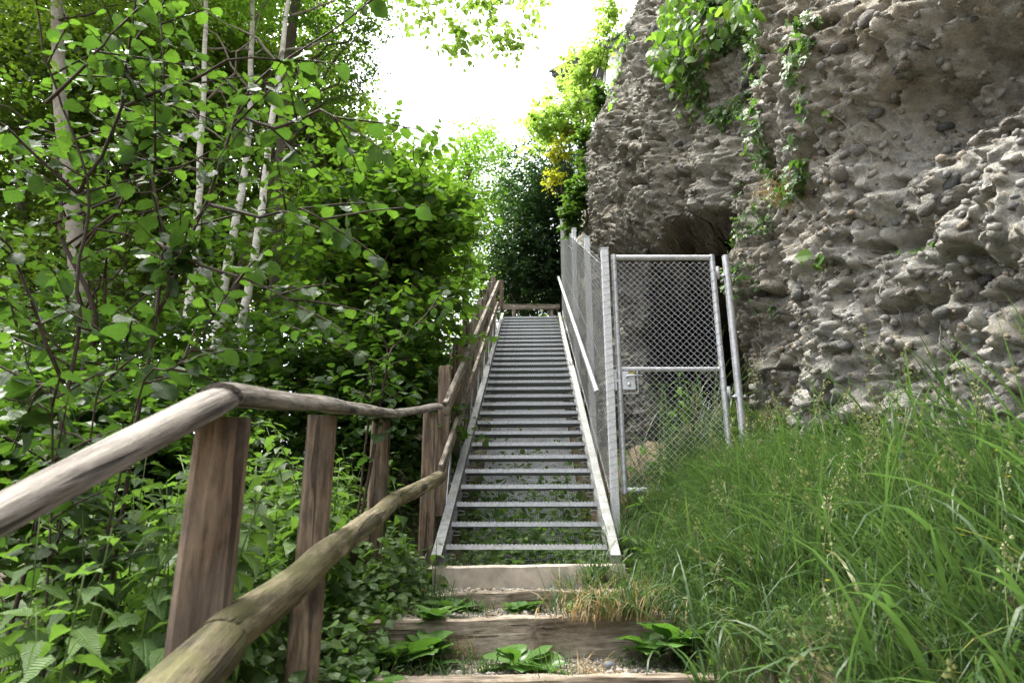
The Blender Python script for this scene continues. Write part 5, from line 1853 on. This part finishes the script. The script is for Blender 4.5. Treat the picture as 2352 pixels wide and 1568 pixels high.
a_ = np.tile(np.arange(5) * 1.257, len(pt)); ax = np.stack([np.cos(a_), np.sin(a_), np.full(len(a_), .35)], -1)
fl = link('yellow_flowers', leaves_mesh('yellow_flowers', 'far', pos, ax, np.tile([0, 0, 1.0], (len(a_), 1)), np.full(len(a_), .011)), M['flower'])
tag(fl, 'tiny yellow flowers dotted through the bank grass', 'flowers', kind='stuff')

# ground cover along the path edges, under the stair and below the log fence
r = np.random.default_rng(360)
def cover(x, y):
    c0 = (y < 3.3) & (x < -.75) | ((y >= 3.3) & (y < 5.2) & (x < -.62 + .08 * np.sin(y * 9))) | ((y >= 5.2) & (x < -.5)) | ((y > 5.3) & (y < 7.6) & (np.abs(x - .15) < .72))
    return c0
pt = grass_points(30000, -3.2, .95, 1.0, 12.0, r, cover)
pt = pt[(vnoise(pt, .4, 71) > -.35)]
dd = r.uniform(0, 1, len(pt)) < np.interp(pt[:, 1], [1, 5, 12], [.9, .75, .5])
pt = pt[dd][:13000]
hh_ = np.where((np.abs(pt[:, 0] - .15) < .72) & (pt[:, 1] > 5.3), .12, .24)
pos = pt + np.stack([r.normal(0, .03, len(pt)), r.normal(0, .03, len(pt)), r.uniform(.01, 1, len(pt)) * hh_], -1)
ax = r.normal(0, 1, pos.shape); ax[:, 2] = ax[:, 2] * .3 - .1
nm = np.array([.1, -.25, 1]) + r.normal(0, .4, pos.shape)
gc = link('ground_cover', leaves_mesh('ground_cover', 'far', pos, norm(ax), norm(nm), r.uniform(.03, .075, len(pos))), M['nettle_mass'])
tag(gc, 'low leafy plants covering the soil under fence and stair', 'weeds', kind='stuff')
# weeds over the underside grating, thickest at the lowest treads, and in the corner between fence and steps
r = np.random.default_rng(362)
n = 1500
yl = r.gamma(1.6, .62, n); xl = r.uniform(-.58, .58, n)
hl = -.46 + r.uniform(0, .26, n) * np.exp(-yl * .35) + .10 * np.exp(-yl * 1.2)
pos1 = np.array([tuple(STM @ Vector((x_, y_, y_ * SLOPE + h_))) for x_, y_, h_ in zip(xl, yl, hl)])
n2 = 4600
x2 = r.uniform(-1.25, -.25, n2); y2 = r.uniform(2.6, 5.35, n2)
m2 = x2 < -.46 + .22 * vnoise(np.stack([x2, y2, 0 * x2], -1), .3, 4) - .10 * np.clip(4.0 - y2, 0, 1)
x2, y2 = x2[m2], y2[m2]
pos2 = np.stack([x2, y2, ground_h(x2, y2) + r.uniform(0, 1, len(x2)) ** 1.6 * np.interp(x2, [-1.25, -.42], [.55, .16])], -1)
pos = np.concatenate([pos1, pos2])
ax = r.normal(0, 1, pos.shape); ax[:, 2] = ax[:, 2] * .35 - .1
nm = np.array([.15, -.35, 1]) + r.normal(0, .35, pos.shape)
o_ = link('step_weeds', leaves_mesh('step_weeds', 'mid', pos, norm(ax), norm(nm), r.uniform(.03, .08, len(pos))), M['nettle_mass'])
tag(o_, 'small leafy weeds under the lowest treads and beside the steps', 'weeds', kind='stuff')
# thin grass on and beside the steps
r = np.random.default_rng(365)
x = r.uniform(-1.1, 1.1, 5200); y = r.uniform(2.7, 5.6, 5200)
P = np.stack([x, y, np.zeros(5200)], -1)
m = (vnoise(P, .22, 5) > .38) | ((x < -.4) & (vnoise(P, .2, 6) > -.1))
P = P[m]
lev = np.select([P[:, 1] < 3.47, P[:, 1] < 4.12, P[:, 1] < 4.7, P[:, 1] < 5.08], [.83, 1.0, 1.215, 1.315], 1.46)
P[:, 2] = np.maximum(lev, ground_h(P[:, 0], P[:, 1])) - .01
V, F = blades(P, r.uniform(.06, .24, len(P)), r.uniform(.003, .006, len(P)), None, r.gamma(3, .4, len(P)), r)
tg = link('path_grass', fast_mesh('path_grass', V, F, True), M['grass'])
tag(tg, 'short grass sprouting between and beside the path steps', 'grass', kind='stuff')


# ------------------------------------------------------------------ plants one can tell apart near the steps
def plantain(px, py, Y, z, n, size, label, seed, lift=.5):
    r = np.random.default_rng(seed)
    p_ = at(px, py, Y)
    base = Vector((p_.x, p_.y, z))
    root = empty('broadleaf_plantain', base); tag(root, label, 'plant', 'plantain rosettes on the steps')
    a_ = np.arange(n) * 2.4 + r.uniform(0, 6)
    ax = np.stack([np.cos(a_), np.sin(a_), r.uniform(.25, .75, n) * lift * 1.6], -1)
    nm = np.stack([-np.cos(a_) * .5, -np.sin(a_) * .5, np.ones(n)], -1) + r.normal(0, .15, (n, 3))
    pos = np.tile(np.array(base), (n, 1)) + r.normal(0, .01, (n, 3))
    leaf_objects(root, 'plantain', pos, norm(ax), norm(nm), size * r.uniform(.7, 1.2, n), r, n)
    return root


plantain(1195, 1385, 4.50, 1.22, 16, 0.15, 'low plantain rosette at the middle of the low timber step', 401, .7)
plantain(1040, 1375, 4.5, 1.22, 18, 0.17, 'bushy plantain at one end of the low timber step', 402, .9)
plantain(1325, 1388, 4.55, 1.225, 10, 0.11, 'small plantain beside the tan stone', 403, .7)
plantain(930, 1475, 3.85, 1.03, 24, 0.26, 'big glossy plantain at the foot of the log fence', 404, .9)
plantain(1185, 1495, 3.80, 1.02, 12, 0.20, 'plantain with curled leaves before the dry grass', 405, .9)
plantain(1265, 1525, 3.72, 1.01, 7, 0.16, 'drooping plantain over the nearest gravel', 406, .6)
plantain(1560, 1460, 3.85, 1.12, 16, 0.23, 'plantain with a large round leaf at the grass edge', 407, .8)
plantain(1640, 1425, 4.1, 1.20, 13, 0.20, 'plantain half buried in the bank grass', 408, .9)
plantain(840, 1530, 3.4, .95, 18, 0.20, 'plantain under the lower log rail', 409, .8)
plantain(1490, 1450, 3.95, 1.08, 12, .20, 'plantain under the straw tuft on the worn step', 421, .8)
plantain(985, 1470, 3.9, 1.05, 14, .19, 'plantain crowding one end of the worn timber step', 422, .9)
plantain(1000, 1440, 4.15, 1.2, 15, 0.16, 'plantain leaning on the worn timber step end', 410, .9)


def tuft(px, py, Y, z, n, h, w, mat, label, seed, spread=.06, name='grass_tuft', curve=3.2):
    r = np.random.default_rng(seed)
    p_ = at(px, py, Y)
    rt = np.stack([p_.x + r.normal(0, spread, n), p_.y + r.normal(0, spread * .6, n), np.full(n, z)], -1)
    V, F = blades(rt, h * r.uniform(.5, 1.3, n), r.uniform(w * .7, w * 1.3, n), None, r.gamma(curve, .5, n), r, 6)
    o_ = link(name, fast_mesh(name, V, F, True), M[mat])
    tag(o_, label, 'grass', 'grass tufts around the steps')
    return o_


tuft(1440, 1435, 4.15, 1.24, 330, .32, .007, 'grass', 'green half of the tuft hanging over the worn step', 411, .17)
tuft(1400, 1452, 4.08, 1.22, 200, .32, .006, 'dry', 'straw-coloured dry grass hanging over the worn step', 412, .14, 'dry_grass_tuft', 5)
tuft(1365, 1305, 4.98, 1.36, 170, .26, .007, 'grass', 'fresh green tuft at the end of the concrete sill', 413, .06)
tuft(1065, 1470, 4.02, 1.04, 45, .16, .0025, 'dry', 'thin dry wisps against the worn timber step', 414, .04, 'dry_grass_tuft')
tuft(1015, 1375, 4.6, 1.22, 70, .22, .005, 'grass', 'upright tuft beside the low timber step', 415, .06)
tuft(705, 1540, 2.9, .85, 16, .36, .010, 'grass', 'tall bent blades before the second log post', 416, .06)
tuft(1440, 1230, 5.5, 1.55, 220, .34, .006, 'grass', 'lush tuft at the foot of the fence post', 417, .10)
for k, (px, py, Y, z) in enumerate(((880, 1400, 4.3, 1.16), (955, 1335, 4.85, 1.32), (1100, 1405, 4.5, 1.22), (1255, 1395, 4.5, 1.22), (1480, 1365, 4.65, 1.30), (1530, 1400, 4.4, 1.27), (1120, 1515, 3.72, 1.0), (1000, 1535, 3.62, .99), (1350, 1548, 3.58, 1.0), (1455, 1500, 3.85, 1.01), (1290, 1350, 5.0, 1.33), (900, 1520, 3.7, 1.0))):
    tuft(px, py, Y, z, 46, .15, .0045, 'grass' if k % 4 else 'dry', 'short grass tuft sprouting beside the path steps', 430 + k, .055)
# dry grass hanging from the rock ledge
r = np.random.default_rng(420)
c_ = cliff_pick(blob((1812, 470, 22, 26)), 170, r)
rt = CV[c_[:, 0], c_[:, 1]] + np.stack([NXg[c_[:, 0], c_[:, 1]], NYg[c_[:, 0], c_[:, 1]], np.zeros(len(c_))], -1) * .03
V, F = blades(rt, r.uniform(.25, .55, len(rt)), r.uniform(.002, .004, len(rt)), r.normal(math.pi * 1.2, .6, len(rt)), r.uniform(2.4, 3.4, len(rt)), r, 8)
o_ = link('dry_grass_tuft', fast_mesh('dry_grass_tuft', V, F, True), M['dry'])
tag(o_, 'dead straw hanging from the rock ledge below the ivy', 'grass')

# nettles behind the log fence
def nettle(x, y, H, seed, objs, leaf, label, group, tall_lean=None, name='nettle_plant'):
    r = np.random.default_rng(seed)
    z0 = float(ground_h(x, y))
    base = np.array([x, y, z0])
    lean = r.normal(0, .12, 2) if tall_lean is None else np.array(tall_lean)
    root = empty(name, base); tag(root, label, 'plant', group)
    t = np.linspace(0, 1, 9)
    pts = np.stack([lean[0] * H * t ** 2, lean[1] * H * t ** 2, H * t], -1)
    mb = MB(); mb.tube(pts, [.005 - .003 * k / 8 for k in range(9)], 6); mb.build('stem', M['stem_green'], root, True)
    pos, ax, nm, sz = [], [], [], []
    nn = int(H / .085)
    a0 = r.uniform(0, 3)
    for k in range(nn):
        tt = .25 + .75 * (k + .5) / nn
        c_ = np.array([np.interp(tt, t, pts[:, q]) for q in range(3)]) + base
        s_ = leaf * (1.1 - .55 * abs(tt - .6) / .4 * (1 if tt > .6 else .5)) * r.uniform(.8, 1.15)
        for q in (0, 1):
            a_ = a0 + k * math.pi / 2 + q * math.pi + r.normal(0, .2)
            pos.append(c_ + np.array([math.cos(a_), math.sin(a_), .3]) * .02)
            ax.append((math.cos(a_), math.sin(a_), r.uniform(-.55, .05) + (.5 if tt > .93 else 0)))
            nm.append((-math.cos(a_) * -.1, 0, 1)); sz.append(s_)
    pos, ax, nm, sz = map(np.array, (pos, ax, nm, sz))
    nm = nm + r.normal(0, .18, nm.shape)
    if objs:
        leaf_objects(root, 'nettle', pos, norm(ax), norm(nm), sz, r)
    else:
        o_ = link('foliage', leaves_mesh('foliage', 'nettle', pos - base, norm(ax), norm(nm), sz, True), M['nettle_mass'], root); o_['kind'] = 'stuff'


r = np.random.default_rng(500)
NG = 'nettles crowding behind the log fence'
spots = []
tries = 0
while len(spots) < 165 and tries < 9000:
    tries += 1
    y = 1.35 + 4.9 * r.uniform() ** 1.5; x = -1.0 - r.gamma(1.5, .5) - .10 * (2.0 - min(y, 2.0))
    if x < -3.6: continue
    if any((x - a_) ** 2 + (y - b_) ** 2 < .011 for a_, b_ in spots): continue
    px, py, d = project(np.array([x, y, ground_h(x, y) + .6]))
    if not (-80 < px < 1040): continue
    spots.append((x, y))
spots.sort(key=lambda s_: s_[1])
for k, (x, y) in enumerate(spots):
    near = y < 2.9
    nettle(x, y, r.uniform(.85, 1.35) * (1.0 if y < 4.5 else .75), 600 + k, near, r.uniform(.11, .16),
           'leafy green nettle behind the near log posts' if near else 'leafy green nettle further along the log fence', NG)
# single plants named by where they stand
for k, (px, py, Y, H, lab) in enumerate(((935, 1245, 5.0, .75, 'nettle leaning over the foot of the last log post'), (1000, 1290, 5.05, .45, 'low nettle beside the foot of the steel stair'), (870, 1330, 4.4, .55, 'nettle between the third log post and the steps'))):
    p_ = at(px, py, Y)
    nettle(p_.x, p_.y, H, 750 + k, True, .11, lab, NG)
for k, (px, py, Y, H, lab) in enumerate(((1555, 880, 6.35, .95, 'broad-leaved weed growing behind the gate lock'), (1500, 1060, 6.25, .55, 'weed with pointed leaves low behind the gate mesh'), (1440, 1010, 6.5, .5, 'leafy weed on the sandy heap beside the gate upright'), (1560, 1000, 6.6, .5, 'leafy weed among the grass on the sandy heap'), (1480, 1120, 5.8, .35, 'small weed under the bottom gate rail'), (1405, 1225, 5.35, .32, 'jagged weed beside the end of the lowest tread'), (1450, 1250, 5.25, .30, 'spreading weed at the edge of the bank grass'))):
    p_ = at(px, py, Y)
    nettle(p_.x, p_.y, H, 760 + k, True, .13, lab, 'weeds around the gate', name='leafy_weed')
# tall reed-like grass in front of the hollow
r = np.random.default_rng(770)
n = 170
rt = np.stack([r.normal(1.72, .22, n), r.normal(6.55, .2, n), np.zeros(n)], -1); rt[:, 2] = ground_h(rt[:, 0], rt[:, 1])
V, F = blades(rt, r.uniform(.5, 1.25, n), r.uniform(.006, .012, n), None, r.gamma(3, .45, n), r, 8)
o_ = link('tall_grass_clump', fast_mesh('tall_grass_clump', V, F, True), M['grass'])
tag(o_, 'tall bright grass clump growing behind the gate mesh', 'grass', 'weeds around the gate')
# plants that climb through the lower treads
for k, (i, x, n, lab) in enumerate(((4, .28, 22, 'bramble sprig poking through the fifth tread'), (3, .30, 26, 'bramble sprig under the fourth tread'), (3, -.30, 20, 'leafy sprig at the left of the third gap'), (1, .15, 24, 'ground ivy between the two lowest treads'), (0, -.35, 26, 'leafy clump under one end of the lowest tread'), (0, .38, 30, 'mossy green clump under the lowest tread'), (2, -.1, 24, 'trailing leaves behind the second tread'), (8, -.58, 12, 'weed on the stringer halfway up the lower flight'), (6, -.60, 14, 'weed spilling over the mossy stringer'), (26, .62, 14, 'weed at the top end of the far stringer'))):
    r = np.random.default_rng(800 + k)
    c_ = STM @ Vector((x, i * GO + (.12 if i < 6 else .02), i * RI - .10 + (.12 if i >= 6 else 0)))
    root = empty('step_weed', c_); tag(root, lab, 'weed', 'weeds growing through the steel treads')
    pos = np.tile(np.array(c_), (n, 1)) + r.normal(0, 1, (n, 3)) * np.array([.13, .06, .05])
    ax = r.normal(0, 1, (n, 3)); ax[:, 2] *= .4
    nm = np.array([0, -.3, 1]) + r.normal(0, .3, (n, 3))
    o_ = link('foliage', leaves_mesh('foliage', 'mid', pos - np.array(c_), norm(ax), norm(nm), r.uniform(.04, .085, n)), M['hazel_mass'], root); o_['kind'] = 'stuff'
    mb = MB()
    for q in range(6):
        mb.tube([(0, 0, -.12), tuple((pos[q] - np.array(c_)) * .5), tuple(pos[q] - np.array(c_))], .002, 4, False)
    o_ = mb.build('stem', M['stem_green'], root, True); o_['kind'] = 'stuff'

# ------------------------------------------------------------------ house above the cliff, only its eave shows
e0 = at(1267, 163, 24.0)
HX = Matrix.Translation(e0) @ Matrix.Rotation(math.radians(-40), 4, 'Z')     # local x: eave coming nearer, local y: eave going back
hs = empty('house', e0); hs.matrix_basis = HX
tag(hs, 'house on the cliff top showing only a dark eave corner', 'house')
mb = MB()
V = [(0, 0, 0), (9, 0, 0), (9, 8, 0), (0, 8, 0), (4, 4, 1.7), (5, 4, 1.7), (0, 0, -.26), (9, 0, -.26), (9, 8, -.26), (0, 8, -.26)]
mb.add(V, [(0, 1, 5, 4), (1, 2, 5), (2, 3, 4, 5), (3, 0, 4), (0, 6, 7, 1), (1, 7, 8, 2), (2, 8, 9, 3), (3, 9, 6, 0), (9, 8, 7, 6)])
rf = mb.build('roof', M['slate'], hs)
mb = MB(); mb.tube([(-.05, -.07, -.05), (9, -.07, -.05)], .07, 8); mb.build('gutter', M['galv_dark'], rf, True)
mb = MB(); mb.box((4.8, 4.3, -4.3), (6.6, 5.8, 8.0)); wl_ = mb.build('wall', M['plaster'], hs)
bt = empty('outbuilding', (3.6, 17.5, 13.0)); tag(bt, 'pale rendered building corner above the cliff foliage', 'building')
c_ = at(1392, 20, 17.5)
mb = MB(); mb.box((c_.x + 1.5 - 3.6, 1.2, 1.6), (3.0, 2.4, 3.2)); mb.build('wall', M['plaster'], bt)
mb = MB(); mb.box((c_.x + 1.5 - 3.6, 1.2, 3.28), (3.4, 2.8, .16)); mb.build('roof', M['slate'], bt)

# ------------------------------------------------------------------ fallen leaves on the steps
r = np.random.default_rng(900)
DL = []
for k in range(3):
    V, F = TPL['mid']; V = V.copy(); V[:, 2] += .5 * np.abs(V[:, 0]) * (k + 1) * .4 + .25 * (V[:, 1] - .4) ** 2
    me = fast_mesh('fallen_leaf', V, F, True); me.materials.append(M['dead_leaf']); DL.append(me)
for k in range(26):
    x, y = r.uniform(-.55, .85), r.uniform(3.55, 5.0)
    z = (1.0 if y < 4.08 + .1 * x else 1.215 if y < 4.7 + .1 * x else 1.315) + .012
    o_ = link('fallen_leaf', DL[k % 3], None, None, Matrix.Translation((x, y, z)) @ Matrix.Rotation(r.uniform(0, 6.28), 4, 'Z') @ Matrix.Rotation(r.normal(0, .3), 4, 'X') @ Matrix.Diagonal((1, 1, 1, 1)) @ Matrix.Scale(r.uniform(.03, .055), 4))
    tag(o_, 'small brown fallen leaf lying on the gravel steps', 'leaf', 'fallen leaves on the steps')
